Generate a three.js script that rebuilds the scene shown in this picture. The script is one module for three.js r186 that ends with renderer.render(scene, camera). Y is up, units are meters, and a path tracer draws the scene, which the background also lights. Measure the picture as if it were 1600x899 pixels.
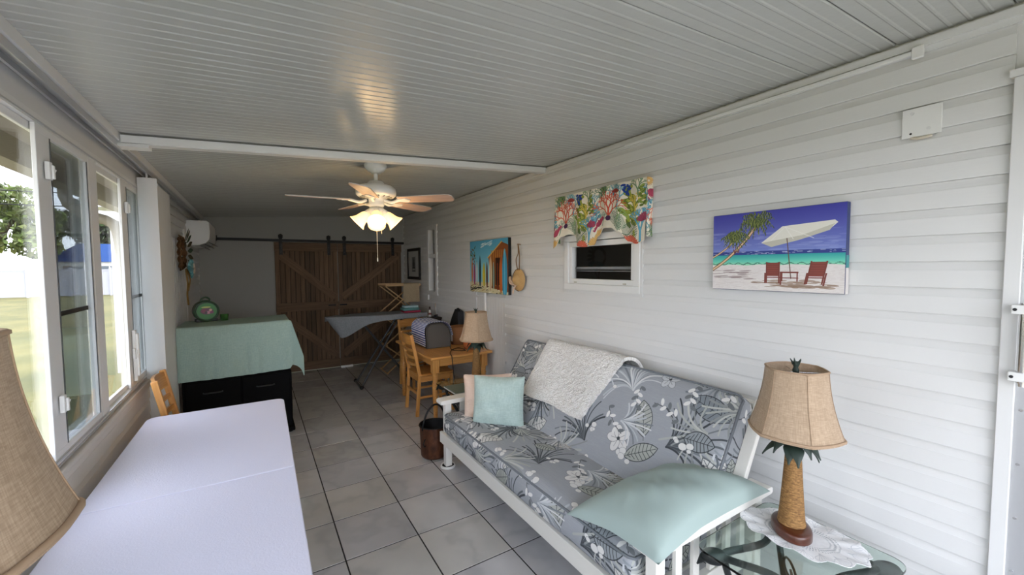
import * as THREE from 'three';
import { RoundedBoxGeometry } from 'three/addons/geometries/RoundedBoxGeometry.js';
import { mergeGeometries, mergeVertices } from 'three/addons/utils/BufferGeometryUtils.js';

// ---------------------------------------------------------------- camera, sky, sun, exposure
const scene = new THREE.Scene();
const camera = new THREE.PerspectiveCamera(70.31, 1600 / 899, 0.05, 400);
camera.position.set(0, 1.6, 0);
camera.rotation.order = 'YXZ';
camera.rotation.set(THREE.MathUtils.degToRad(-2.92), THREE.MathUtils.degToRad(-32.14), THREE.MathUtils.degToRad(-0.36));
const renderer = new THREE.WebGLRenderer({ antialias: true });
renderer.toneMapping = THREE.LinearToneMapping;
renderer.toneMappingExposure = 1.0;
renderer.shadowMap.enabled = true;
const SKY = 6.4;
{ // bright hazy summer sky: pale horizon, light blue above, soft thin cloud
  const W = 512, H = 256, d = new Float32Array(W * H * 4);
  for (let j = 0; j < H; j++) for (let i = 0; i < W; i++) {
    const el = Math.max(0, ((j + 0.5) / H - 0.5) * Math.PI), az = (i / W) * Math.PI * 2, t = Math.pow(Math.sin(el), 0.6), k = (j * W + i) * 4;
    const c = 0.5 + 0.5 * Math.sin(az * 3 + 4 * Math.sin(el * 5)) * Math.sin(az * 7 + el * 11 + 1.3), cl = 0.28 * c * c;
    d[k] = (0.95 - 0.2 * t) * (1 - cl) + cl; d[k + 1] = (0.97 - 0.13 * t) * (1 - cl) + cl; d[k + 2] = 1.05 * (1 - cl) + cl; d[k + 3] = 1;
  }
  const t = new THREE.DataTexture(d, W, H, THREE.RGBAFormat, THREE.FloatType);
  t.mapping = THREE.EquirectangularReflectionMapping; t.magFilter = THREE.LinearFilter; t.minFilter = THREE.LinearFilter; t.needsUpdate = true;
  scene.background = t; scene.backgroundIntensity = SKY;
}
const sun = new THREE.DirectionalLight(0xfff1dc, 3.5);
sun.position.set(6, 26, -9); sun.target.position.set(-6, 0, -14);
sun.castShadow = true; sun.shadow.mapSize.set(2048, 2048);
Object.assign(sun.shadow.camera, { left: -40, right: 40, top: 40, bottom: -40, near: 1, far: 120 });
sun.name = 'sun'; scene.add(sun, sun.target);

// ---------------------------------------------------------------- helpers
let seed = 20240611;
const rnd = () => { seed = (seed + 0x6D2B79F5) | 0; let t = Math.imul(seed ^ (seed >>> 15), 1 | seed); t = (t + Math.imul(t ^ (t >>> 7), 61 | t)) ^ t; return ((t ^ (t >>> 14)) >>> 0) / 4294967296; };
const rr = (a, b) => a + (b - a) * rnd();
const PI = Math.PI, V = (x, y, z) => new THREE.Vector3(x, y, z);
const used = new Map();
function numbered(n) { const k = used.get(n) ?? 0; used.set(n, k + 1); return k ? `${n}_${String(k).padStart(3, '0')}` : n; }
function clean(g) {
  const q = g.index ? g.toNonIndexed() : g.clone();
  for (const a of Object.keys(q.attributes)) if (!['position', 'normal', 'uv'].includes(a)) q.deleteAttribute(a);
  if (!q.attributes.normal) q.computeVertexNormals();
  if (!q.attributes.uv) boxUV(q);
  q.clearGroups?.(); q.morphAttributes = {};
  return q;
}
function boxUV(g, ox = 0, oy = 0) { // uv in metres, u along the longest side so that grain follows the piece
  if (g.index) { const q = g.toNonIndexed(); g.copy(q); g.setIndex(null); }
  g.computeBoundingBox();
  const s = g.boundingBox.getSize(V(0, 0, 0)).toArray(), long = s.indexOf(Math.max(...s));
  const p = g.attributes.position, uv = new Float32Array(p.count * 2), a = V(), b = V(), c = V();
  for (let i = 0; i < p.count; i += 3) {
    a.fromBufferAttribute(p, i); b.fromBufferAttribute(p, i + 1); c.fromBufferAttribute(p, i + 2);
    const n = b.clone().sub(a).cross(c.clone().sub(a)).toArray().map(Math.abs), ax = n.indexOf(Math.max(...n));
    const rest = [0, 1, 2].filter((k) => k !== ax); let [u, w] = rest; if (w === long) [u, w] = [w, u];
    for (let k = 0; k < 3; k++) { const q = [p.getX(i + k), p.getY(i + k), p.getZ(i + k)]; uv[(i + k) * 2] = q[u] + ox; uv[(i + k) * 2 + 1] = q[w] + oy; }
  }
  g.setAttribute('uv', new THREE.BufferAttribute(uv, 2)); return g;
}
function M(name, geos, mat, parent) { // one named mesh from one or several geometries
  const list = (Array.isArray(geos) ? geos : [geos]).map(clean), g = list.length === 1 ? list[0] : mergeGeometries(list);
  const m = new THREE.Mesh(g, mat); m.name = parent ? name : numbered(name); m.castShadow = m.receiveShadow = true;
  (parent ?? scene).add(m); return m;
}
function share(name, g, mat, parent, x = 0, y = 0, z = 0) { const m = new THREE.Mesh(g, mat); m.name = name; m.castShadow = m.receiveShadow = true; m.position.set(x, y, z); parent.add(m); return m; }
function tag(o, label, category, group) { Object.assign(o.userData, { label, category }); if (group) o.userData.group = group; return o; }
function struct(o) { o.userData.kind = 'structure'; return o; }
function thing(name, label, category, pos = [0, 0, 0], turn = 0, group) {
  const o = new THREE.Group(); o.name = numbered(name); o.position.set(...pos); o.rotation.y = turn; scene.add(o); return tag(o, label, category, group);
}
function room(name) { const o = new THREE.Group(); o.name = name; scene.add(o); return struct(o); }
function bx(x0, x1, y0, y1, z0, z1, r = 0) { // box by its limits
  const w = x1 - x0, h = y1 - y0, d = z1 - z0;
  const g = boxUV(r ? new RoundedBoxGeometry(w, h, d, 2, Math.min(r, w / 2.01, h / 2.01, d / 2.01)) : new THREE.BoxGeometry(w, h, d), rr(0, 3), rr(0, 3));
  return g.translate((x0 + x1) / 2, (y0 + y1) / 2, (z0 + z1) / 2);
}
function bar(a, b, w, h, r = 0, up = V(0, 1, 0)) { // box from point a to point b, w wide and h high
  const A = V(...a), B = V(...b), L = A.distanceTo(B);
  const g = boxUV(r ? new RoundedBoxGeometry(w, h, L, 2, Math.min(r, w / 2.01, h / 2.01)) : new THREE.BoxGeometry(w, h, L), rr(0, 3), rr(0, 3));
  const m = new THREE.Matrix4().lookAt(A, B, up); g.applyMatrix4(m); return g.translate((A.x + B.x) / 2, (A.y + B.y) / 2, (A.z + B.z) / 2);
}
function rod(a, b, r0, r1 = r0, n = 12) { // tapered round bar
  const A = V(...a), B = V(...b), g = new THREE.CylinderGeometry(r1, r0, A.distanceTo(B), n, 1);
  g.applyQuaternion(new THREE.Quaternion().setFromUnitVectors(V(0, 1, 0), B.clone().sub(A).normalize())); return g.translate((A.x + B.x) / 2, (A.y + B.y) / 2, (A.z + B.z) / 2);
}
function tube(pts, r, seg = 32, n = 8, closed = false) { return new THREE.TubeGeometry(new THREE.CatmullRomCurve3(pts.map((p) => V(...p)), closed), seg, r, n, closed); }
function lathe(profile, n = 32) { return new THREE.LatheGeometry(profile.map(([r, y]) => new THREE.Vector2(r, y)), n); }
function ext(pts, depth, bevel = 0) { // outline in x,y pushed along z
  const s = new THREE.Shape(pts.map((p) => new THREE.Vector2(...p)));
  return new THREE.ExtrudeGeometry(s, { depth, bevelEnabled: bevel > 0, bevelSize: bevel, bevelThickness: bevel, bevelSegments: 2, curveSegments: 8 });
}
function grid(nu, nv, f, uvScale) { // surface f(u, v) -> [x, y, z], smooth normals
  const p = [], uv = [], ix = [];
  for (let j = 0; j <= nv; j++) for (let i = 0; i <= nu; i++) { const q = f(i / nu, j / nv); p.push(q[0], q[1], q[2]); uv.push(...(uvScale ? [i / nu * uvScale[0], j / nv * uvScale[1]] : [i / nu, j / nv])); }
  for (let j = 0; j < nv; j++) for (let i = 0; i < nu; i++) { const a = j * (nu + 1) + i, b = a + 1, c = a + nu + 1, d = c + 1; ix.push(a, b, d, a, d, c); }
  const g = new THREE.BufferGeometry(); g.setAttribute('position', new THREE.Float32BufferAttribute(p, 3)); g.setAttribute('uv', new THREE.Float32BufferAttribute(uv, 2)); g.setIndex(ix); g.computeVertexNormals(); return g;
}
function sheet(nu, nv, f, th, uvScale) { // the same with a thickness: front, back and rim
  const g0 = grid(nu, nv, f, uvScale), n = g0.attributes.normal, p = g0.attributes.position, g1 = g0.clone(), q = g1.attributes.position;
  for (let i = 0; i < p.count; i++) q.setXYZ(i, p.getX(i) - n.getX(i) * th, p.getY(i) - n.getY(i) * th, p.getZ(i) - n.getZ(i) * th);
  const ix = g1.index.array; for (let i = 0; i < ix.length; i += 3) { const t = ix[i]; ix[i] = ix[i + 1]; ix[i + 1] = t; } g1.computeVertexNormals();
  const loop = []; for (let i = 0; i <= nu; i++) loop.push(i); for (let j = 1; j <= nv; j++) loop.push(j * (nu + 1) + nu); for (let i = nu - 1; i >= 0; i--) loop.push(nv * (nu + 1) + i); for (let j = nv - 1; j >= 0; j--) loop.push(j * (nu + 1));
  const rp = [], ru = [], ri = [], uvA = g0.attributes.uv;
  loop.forEach((k, i) => { rp.push(p.getX(k), p.getY(k), p.getZ(k), q.getX(k), q.getY(k), q.getZ(k)); ru.push(uvA.getX(k), uvA.getY(k), uvA.getX(k), uvA.getY(k)); if (i) { const a = i * 2 - 2; ri.push(a, a + 1, a + 3, a, a + 3, a + 2); } });
  const g2 = new THREE.BufferGeometry(); g2.setAttribute('position', new THREE.Float32BufferAttribute(rp, 3)); g2.setAttribute('uv', new THREE.Float32BufferAttribute(ru, 2)); g2.setIndex(ri); g2.computeVertexNormals();
  return mergeGeometries([clean(g0), clean(g1), clean(g2)]);
}
function pillowGeo(w, h, t, pinch = 0.06, n = 28, wr = 0.004) { // stuffed cushion lying in x,y
  const f = (sgn) => (u, v) => {
    const a = u * 2 - 1, b = v * 2 - 1, k = Math.pow(Math.max(0, (1 - Math.abs(a) ** 2.6) * (1 - Math.abs(b) ** 2.6)), 0.5);
    const sx = 1 - pinch * (1 - b * b) * 1.0, sy = 1 - pinch * (1 - a * a);
    const wob = wr * (Math.sin(a * 9 + b * 4) + Math.sin(b * 11 - a * 3)) * k;
    return [a * w / 2 * (1 - pinch + pinch * Math.abs(b) ** 2) * 1, b * h / 2 * (1 - pinch + pinch * Math.abs(a) ** 2), sgn * (k * t / 2 + wob)];
  };
  const a = grid(n, n, f(1), [w, h]), b = grid(n, n, f(-1), [w, h]); const ix = b.index.array; for (let i = 0; i < ix.length; i += 3) { const q = ix[i]; ix[i] = ix[i + 1]; ix[i + 1] = q; } b.computeVertexNormals();
  return mergeGeometries([clean(a), clean(b)]);
}
function noise2(seed0) { const g = new Float32Array(65536); let s = seed0; for (let i = 0; i < 65536; i++) { s = (Math.imul(s, 1664525) + 1013904223) | 0; g[i] = (s >>> 8) / 16777216; } const L = (a, b, t) => a + (b - a) * t, e = (t) => t * t * (3 - 2 * t);
  return (x, y, per = 256) => { const xi = Math.floor(x), yi = Math.floor(y), fx = e(x - xi), fy = e(y - yi), w = (i) => ((i % per) + per) % per, at = (i, j) => g[(w(j) & 255) * 256 + (w(i) & 255)]; return L(L(at(xi, yi), at(xi + 1, yi), fx), L(at(xi, yi + 1), at(xi + 1, yi + 1), fx), fy); }; }
const nz = noise2(77);
function fbm(u, v, f, o = 4) { let s = 0, a = 0.5, t = 0; for (let k = 0; k < o; k++) { s += a * nz(u * f + k * 0, v * f, f); t += a; f *= 2; a *= 0.5; } return s / t; } // u, v in 0..1, tiles
function tex(n, f, size, srgb = true) { // f(u, v) -> [r, g, b] 0..255; size in metres of one repeat
  const d = new Uint8Array(n * n * 4);
  for (let j = 0; j < n; j++) for (let i = 0; i < n; i++) { const c = f(i / n, j / n), k = (j * n + i) * 4; for (let m = 0; m < 3; m++) d[k + m] = Math.max(0, Math.min(255, c[m] ?? c[0])); d[k + 3] = 255; }
  const t = new THREE.DataTexture(d, n, n); t.wrapS = t.wrapT = THREE.RepeatWrapping; t.magFilter = THREE.LinearFilter; t.minFilter = THREE.LinearMipmapLinearFilter; t.generateMipmaps = true;
  if (srgb) t.colorSpace = THREE.SRGBColorSpace; t.repeat.set(1 / (size[0] ?? size), 1 / (size[1] ?? size)); t.needsUpdate = true; return t;
}
const g3 = (v) => [v, v, v], mix = (a, b, t) => a.map((x, i) => x + (b[i] - x) * t);
function canvasTex(w, h, draw, rep) {
  const c = document.createElement('canvas'); c.width = w; c.height = h; draw(c.getContext('2d'), w, h);
  const t = new THREE.CanvasTexture(c); t.colorSpace = THREE.SRGBColorSpace; if (rep) { t.wrapS = t.wrapT = THREE.RepeatWrapping; t.repeat.set(1 / rep[0], 1 / rep[1]); } return t;
}
const P = (color, roughness = 0.6, o = {}) => new THREE.MeshPhysicalMaterial({ color, roughness, ...o });

// ---------------------------------------------------------------- materials
const vinylBump = tex(256, (u, v) => g3(128 + 90 * (fbm(u, v, 8, 3) - 0.5) + 60 * (nz(u * 16, v * 128, 128) - 0.5)), 0.5, false);
const siding = P('#dededb', 0.5, { bumpMap: vinylBump, bumpScale: 0.0006 });
const white = P('#e4e4e1', 0.4), whiteTrim = P('#dcdcd9', 0.45), plastic = P('#e8e8e4', 0.35);
const aluminium = P('#c9cacb', 0.35, { metalness: 0.7 }), chrome = P('#d8d8d8', 0.18, { metalness: 1 }), black = P('#0b0b0c', 0.45), blackMetal = P('#141415', 0.5, { metalness: 0.4 }), rubber = P('#101010', 0.8);
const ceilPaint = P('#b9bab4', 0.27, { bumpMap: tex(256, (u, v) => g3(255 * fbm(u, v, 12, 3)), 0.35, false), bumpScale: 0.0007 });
const tileTex = tex(1024, (u, v) => { const n = fbm(u, v, 4, 5), m = fbm((u + 0.37) % 1, (v + 0.11) % 1, 6, 4), vein = Math.exp(-Math.pow((m - 0.5) * 16, 2)) * 0.35; const t = 0.55 * n + 0.45 * m - vein * 0.6; return mix([176, 176, 176], [214, 213, 211], Math.max(0, Math.min(1, 0.5 + (t - 0.46) * 1.5))); }, 1.7);
const tileMat = [0, 1, 2].map((k) => P(['#ffffff', '#f6f6f8', '#f9f8f4'][k], 0.16, { map: tileTex, clearcoat: 0.35, clearcoatRoughness: 0.08 }));
const grout = P('#1f1e1d', 0.95);
const wood = (a, b, size = [0.9, 0.22], f = 26) => tex(512, (u, v) => { const w = fbm(u, v, 3, 3), r = nz(u * 4 + w * 2, v * f + w * 6, 64), q = nz(u * 12, v * 128, 128); return mix(a, b, Math.max(0, Math.min(1, 0.62 * r + 0.28 * q + 0.25 * (w - 0.4)))); }, size);
const oak = P('#ffffff', 0.38, { map: wood([186, 124, 58], [224, 170, 98]), clearcoat: 0.25, clearcoatRoughness: 0.3 });
const oakPale = P('#ffffff', 0.5, { map: wood([176, 138, 92], [204, 170, 124]) });
const barn = [0, 1, 2, 3].map((k) => P('#e6e2de', 0.8, { map: wood([[80, 63, 48], [90, 71, 54], [74, 60, 46], [98, 77, 58]][k], [[132, 108, 84], [140, 114, 88], [122, 100, 78], [150, 122, 95]][k], [1.1, 0.2], 20) }));
const darkWood = P('#ffffff', 0.3, { map: wood([62, 28, 12], [98, 46, 22]), clearcoat: 0.5, clearcoatRoughness: 0.2 });
const linen = (a, b) => tex(512, (u, v) => { const x = nz(u * 256, v * 18, 256), y = nz(u * 18, v * 256, 256); return mix(a, b, Math.min(1, 0.45 * x + 0.45 * y + 0.15 * fbm(u, v, 6, 2))); }, 0.3);
const weaveBump = tex(256, (u, v) => g3(128 + 60 * Math.sin(u * 2 * PI * 64) * Math.sin(v * 2 * PI * 64) + 50 * (nz(u * 128, v * 128, 128) - 0.5)), 0.15, false);
const shadeMat = P('#ffffff', 0.9, { map: linen([156, 132, 106], [204, 180, 152]), bumpMap: weaveBump, bumpScale: 0.0004, transmission: 0.12, thickness: 0 });
const shadeTrim = P('#a98f74', 0.9), shadeInner = P('#d8d2c8', 0.9);
const sage = P('#ffffff', 0.85, { map: linen([150, 172, 164], [196, 212, 204]), bumpMap: weaveBump, bumpScale: 0.0004, sheen: 0.3, sheenRoughness: 0.6 });
const sageSmooth = P('#a0b1ab', 0.62, { sheen: 0.4, sheenRoughness: 0.5, bumpMap: weaveBump, bumpScale: 0.00015 });
const peach = P('#ffffff', 0.9, { map: linen([206, 178, 158], [228, 206, 188]) });
const mint = P('#ffffff', 0.9, { map: linen([136, 160, 152], [168, 190, 180]), bumpMap: weaveBump, bumpScale: 0.0005 });
const greyCloth = P('#ffffff', 0.9, { map: linen([110, 114, 118], [150, 154, 158]) });
const fleeceBump = tex(512, (u, v) => g3(255 * (0.55 * fbm(u, v, 24, 3) + 0.45 * nz(u * 90, v * 90, 90))), 0.35, false);
const fleece = P('#ffffff', 1, { map: tex(512, (u, v) => mix([214, 208, 198], [250, 248, 243], Math.min(1, 0.1 + 1.15 * (0.5 * fbm(u, v, 32, 3) + 0.5 * nz(u * 96, v * 96, 96)))), 0.35), bumpMap: fleeceBump, bumpScale: 0.012, sheen: 0.5, sheenRoughness: 0.9 });
const frameWhite = P('#e6e3da', 0.45);
const glass = P('#ffffff', 0.02, { transmission: 1, thickness: 0, ior: 1.5, specularIntensity: 0.6 });
const screenGlass = P('#b4b9bb', 0.03, { transmission: 1, thickness: 0, ior: 1.5 });
const tableGlass = P('#e4efe9', 0.03, { transmission: 1, thickness: 0.008, ior: 1.5, attenuationColor: new THREE.Color('#a8cfc0'), attenuationDistance: 0.12 });
const iron = P('#2b2f2f', 0.42, { metalness: 0.55 });

// ---------------------------------------------------------------- the room shell
const XL = -0.66, XR = 2.21, ZB = -7.03, ZF = 0.85, CS = 0.0605, ceilY = (x) => 2.345 + CS * x;
{ // floor: grout bed and single tiles
  const floor = room('floor');
  M('grout_bed', bx(XL - 0.12, XR + 0.02, -0.12, -0.0016, ZB, ZF), grout, floor);
  const p = 0.408, gap = 0.0075, ch = 0.0012;
  const tileGeo = (w, d, ou, ov) => {
    const a = w / 2, b = d / 2, A = a - ch, B = b - ch, pos = [], q = (...v) => { const [r, s, t, u] = v; pos.push(...r, ...s, ...t, ...r, ...t, ...u); };
    q([-A, 0, -B], [-A, 0, B], [A, 0, B], [A, 0, -B]);
    const y = -ch, yb = -0.01, T = [[-A, 0, -B], [-A, 0, B], [A, 0, B], [A, 0, -B]], E = [[-a, y, -b], [-a, y, b], [a, y, b], [a, y, -b]], F = E.map(([x, , z]) => [x, yb, z]);
    for (let k = 0; k < 4; k++) { const n = (k + 1) % 4; q(T[n], T[k], E[k], E[n]); q(E[n], E[k], F[k], F[n]); }
    const g = new THREE.BufferGeometry(); g.setAttribute('position', new THREE.Float32BufferAttribute(pos, 3)); g.computeVertexNormals();
    const uv = []; for (let i = 0; i < pos.length; i += 3) uv.push(pos[i] + ou, pos[i + 2] + ov); g.setAttribute('uv', new THREE.Float32BufferAttribute(uv, 2)); return g;
  };
  const full = Array.from({ length: 10 }, () => tileGeo(p - gap, p - gap, rr(0, 1.7), rr(0, 1.7)));
  for (let i = -3; i < 5; i++) for (let j = -17; j < 6; j++) {
    const x0 = Math.max(XL, 0.37 + i * p), x1 = Math.min(XR, 0.37 + (i + 1) * p), z0 = Math.max(ZB, -1.902 + j * p), z1 = Math.min(ZF, -1.902 + (j + 1) * p);
    if (x1 - x0 < 0.03 || z1 - z0 < 0.03) continue;
    const whole = x1 - x0 > p - 0.001 && z1 - z0 > p - 0.001;
    share('tile', whole ? full[Math.floor(rnd() * 10)] : tileGeo(x1 - x0 - gap, z1 - z0 - gap, rr(0, 1.7), rr(0, 1.7)), tileMat[Math.floor(rnd() * 3)], floor, (x0 + x1) / 2, 0, (z0 + z1) / 2);
  }
}
{ // ceiling: roof deck and ribbed pans, 12 inches each, five beads on every pan
  const ceiling = room('ceiling'), L = XR + 0.02 - (XL - 0.34), w = 0.305, s = [];
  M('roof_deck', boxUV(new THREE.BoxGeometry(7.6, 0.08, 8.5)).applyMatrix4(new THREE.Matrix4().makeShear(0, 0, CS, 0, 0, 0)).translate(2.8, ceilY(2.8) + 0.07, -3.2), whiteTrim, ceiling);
  const pt = []; const half = w / 2 - 0.002;
  pt.push([-half, 0.02], [-half, 0.004], [-half + 0.004, 0]);
  for (const c of [-0.1, -0.05, 0, 0.05, 0.1]) pt.push([c - 0.0075, 0], [c - 0.003, -0.0021], [c + 0.003, -0.0021], [c + 0.0075, 0]);
  pt.push([half - 0.004, 0], [half, 0.004], [half, 0.02]);
  const g = ext(pt, L);
  g.applyMatrix4(new THREE.Matrix4().makeBasis(V(0, 0, -1), V(0, 1, 0), V(1, 0, 0))); g.translate(XL - 0.34, 0, 0);
  const pp = g.attributes.position; for (let i = 0; i < pp.count; i++) pp.setY(i, pp.getY(i) + ceilY(pp.getX(i)));
  g.computeVertexNormals(); boxUV(g);
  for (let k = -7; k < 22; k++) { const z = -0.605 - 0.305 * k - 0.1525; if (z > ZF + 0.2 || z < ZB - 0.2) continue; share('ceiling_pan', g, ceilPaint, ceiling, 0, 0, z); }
}
{ // cross beam below the pans
  const b = room('trim_1'), y = (x) => ceilY(x) - 0.003;
  const f = (x0, x1, z0, z1, h0, h1) => { const g = new THREE.BoxGeometry(x1 - x0, h1 - h0, z1 - z0); g.translate((x0 + x1) / 2, (h0 + h1) / 2, (z0 + z1) / 2); const p = g.attributes.position; for (let i = 0; i < p.count; i++) p.setY(i, p.getY(i) + y(p.getX(i))); g.computeVertexNormals(); return g; };
  M('beam', f(-0.585, 2.2, -2.985, -2.925, -0.05, -0.004), whiteTrim, b);
  M('beam_cover', f(-0.57, 2.195, -2.9249, -2.917, -0.046, -0.008), plastic, b);
  M('end_bracket', f(-0.585, -0.46, -3.0, -2.914, -0.066, -0.05), plastic, b);
}
// siding boards: dutch lap profile, one mesh per course piece
const lap = (len, face) => { // face = -1: looks to -x, +1: looks to +x ; runs along +z from 0
  const pr = [[0.0145, 0], [0.0155, 0.003], [0.0135, 0.066], [0.012, 0.069], [0.0045, 0.091], [0.0025, 0.0995], [-0.006, 0.0995], [-0.006, 0.006], [0.003, 0.006], [0.004, 0]].map(([p, y]) => [face * p, y]);
  if (face > 0) pr.reverse();
  const g = ext(pr, len); g.computeVertexNormals(); return boxUV(g, rr(0, 3), rr(0, 3));
};
function clad(parent, face, x, z0, z1, y0, y1, holes, mat) { // courses at 0.01 + 0.1 k, cut round the holes [za, zb, ya, yb]
  for (let k = 0; k < 26; k++) {
    const y = 0.01 + 0.1 * k; if (y < y0 - 0.001 || y + 0.09 > y1) continue;
    let runs = [[z0, z1]];
    for (const [za, zb, ya, yb] of holes) if (y + 0.1 > ya + 0.002 && y < yb - 0.002) runs = runs.flatMap(([a, b]) => [[a, Math.min(b, za)], [Math.max(a, zb), b]].filter(([m, n]) => n - m > 0.01));
    for (const [a, b] of runs) { const m = M('siding_board', lap(b - a, face), mat, parent); m.position.set(x, y, a); }
  }
}
const W2 = [-2.66, -1.87, 1.41, 1.85], W3 = [-5.88, -5.48, 1.19, 2.21];
{ // right wall
  const w = room('wall_right');
  const x0 = XR + 0.008, x1 = XR + 0.11, core = [];
  // wall core with its two window openings and the doorway by the camera
  core.push(bx(x0, x1, 0, W3[2], ZB - 0.1, -0.12), bx(x0, x1, W3[2], W2[2], ZB - 0.1, W3[0]), bx(x0, x1, W3[2], W2[2], W3[1], -0.12));
  core.push(bx(x0, x1, W2[2], 2.21, ZB - 0.1, W3[0]), bx(x0, x1, W2[2], 2.21, W3[1], W2[0]), bx(x0, x1, W2[3], 2.21, W2[0], W2[1]), bx(x0, x1, W2[2], 2.21, W2[1], -0.12), bx(x0, x1, 2.21, 2.5, ZB - 0.1, ZF));
  core.push(bx(x0, x1, 0, 2.21, 0.75, ZF));
  M('wall_core', core, whiteTrim, w);
  clad(w, -1, XR, ZB, -0.292, 0, 2.46, [W2, W3, [-4.3, -3.63, 0, 1.27]], siding);
    M('top_channel', [bx(XR - 0.02, XR + 0.01, 2.432, 2.462, ZB, ZF), bx(XR - 0.012, XR + 0.01, 2.41, 2.4318, ZB, ZF)], whiteTrim, w);
  M('corner_channel', bx(XR - 0.014, XR + 0.006, 0.01, 2.41, ZB, ZB + 0.02), whiteTrim, w);
}
{ // back wall
  const w = room('wall_back'); M('plaster', bx(XL - 0.2, XR + 0.2, 0, 2.6, ZB - 0.12, ZB), P('#a09f99', 0.8), w);
  struct(M('baseboard_back', bx(XL, 0.24, 0, 0.09, ZB, ZB + 0.012, 0.003), whiteTrim));
}
const sidingTaupe = P('#cfcac2', 0.5, { bumpMap: vinylBump, bumpScale: 0.0006 });
{ // left wall: knee wall under the windows, header above, solid far part
  const w = room('wall_left');
  M('wall_core', [bx(XL - 0.12, XL - 0.008, -0.1, 0.815, -3.96, ZF), bx(XL - 0.12, XL - 0.008, 2.175, 2.4, -3.96, ZF), bx(XL - 0.12, XL - 0.008, -0.1, 2.4, ZB - 0.1, -3.96)], whiteTrim, w);
  clad(w, 1, XL, -3.96, ZF, 0, 0.82, [], sidingTaupe);
  clad(w, 1, XL, ZB, -3.96, 0, 2.3, [[-5.78, -4.78, 0, 2.1]], siding);
  M('sill_board', bx(XL - 0.09, XL + 0.022, 0.815, 0.838, -3.96, ZF, 0.006), sidingTaupe, w);
  M('sill_lip', bx(XL + 0.004, XL + 0.018, 0.784, 0.8145, -3.96, ZF, 0.004), sidingTaupe, w);
  M('corner_channel', bx(XL - 0.006, XL + 0.014, 0.01, 2.3, ZB, ZB + 0.02), whiteTrim, w);
  const t = room('trim_2');
  M('header_board', bx(XL - 0.006, XL + 0.085, 2.268, 2.315, ZB + 0.001, ZF), whiteTrim, t);
}
{ // wall behind the camera: wide windows like those on the left
  const w = room('wall_front');
  M('wall_core', [bx(XL - 0.12, XR + 0.11, -0.1, 0.06, ZF, ZF + 0.1), bx(XL - 0.12, XR + 0.11, 2.24, 2.55, ZF, ZF + 0.1), bx(XL - 0.12, XL + 0.02, 0.06, 2.24, ZF, ZF + 0.1), bx(XR - 0.04, XR + 0.11, 0.06, 2.24, ZF, ZF + 0.1)], whiteTrim, w);
  const f = room('window_8'), a = XL + 0.02, b = XR - 0.04, m1 = a + (b - a) / 3, m2 = a + 2 * (b - a) / 3;
  M('frame', [bx(a, b, 0.06, 0.1, ZF + 0.02, ZF + 0.08), bx(a, b, 2.2, 2.24, ZF + 0.02, ZF + 0.08), ...[a, m1 - 0.025, m2 - 0.025, b - 0.05].map((x) => bx(x, x + 0.05, 0.1, 2.2, ZF + 0.02, ZF + 0.08))], white, f);
  for (const [p, q] of [[a + 0.05, m1 - 0.025], [m1 + 0.025, m2 - 0.025], [m2 + 0.025, b - 0.05]]) M('pane', bx(p, q, 0.1, 2.2, ZF + 0.045, ZF + 0.05), glass, f);
}
{ // the house beyond the right wall: dark rooms behind its windows
  const h = room('wall_house');
  M('shell', [bx(5.9, 6, -0.1, 2.6, -7.4, 1.9), bx(XR + 0.11, 6, -0.1, 2.6, -7.5, -7.4), bx(XR + 0.11, 6, -0.1, 2.6, 1.8, 1.9), bx(XR + 0.11, 6, -0.12, -0.02, -7.4, 1.8)], P('#4a4742', 0.9), h);
}
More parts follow.
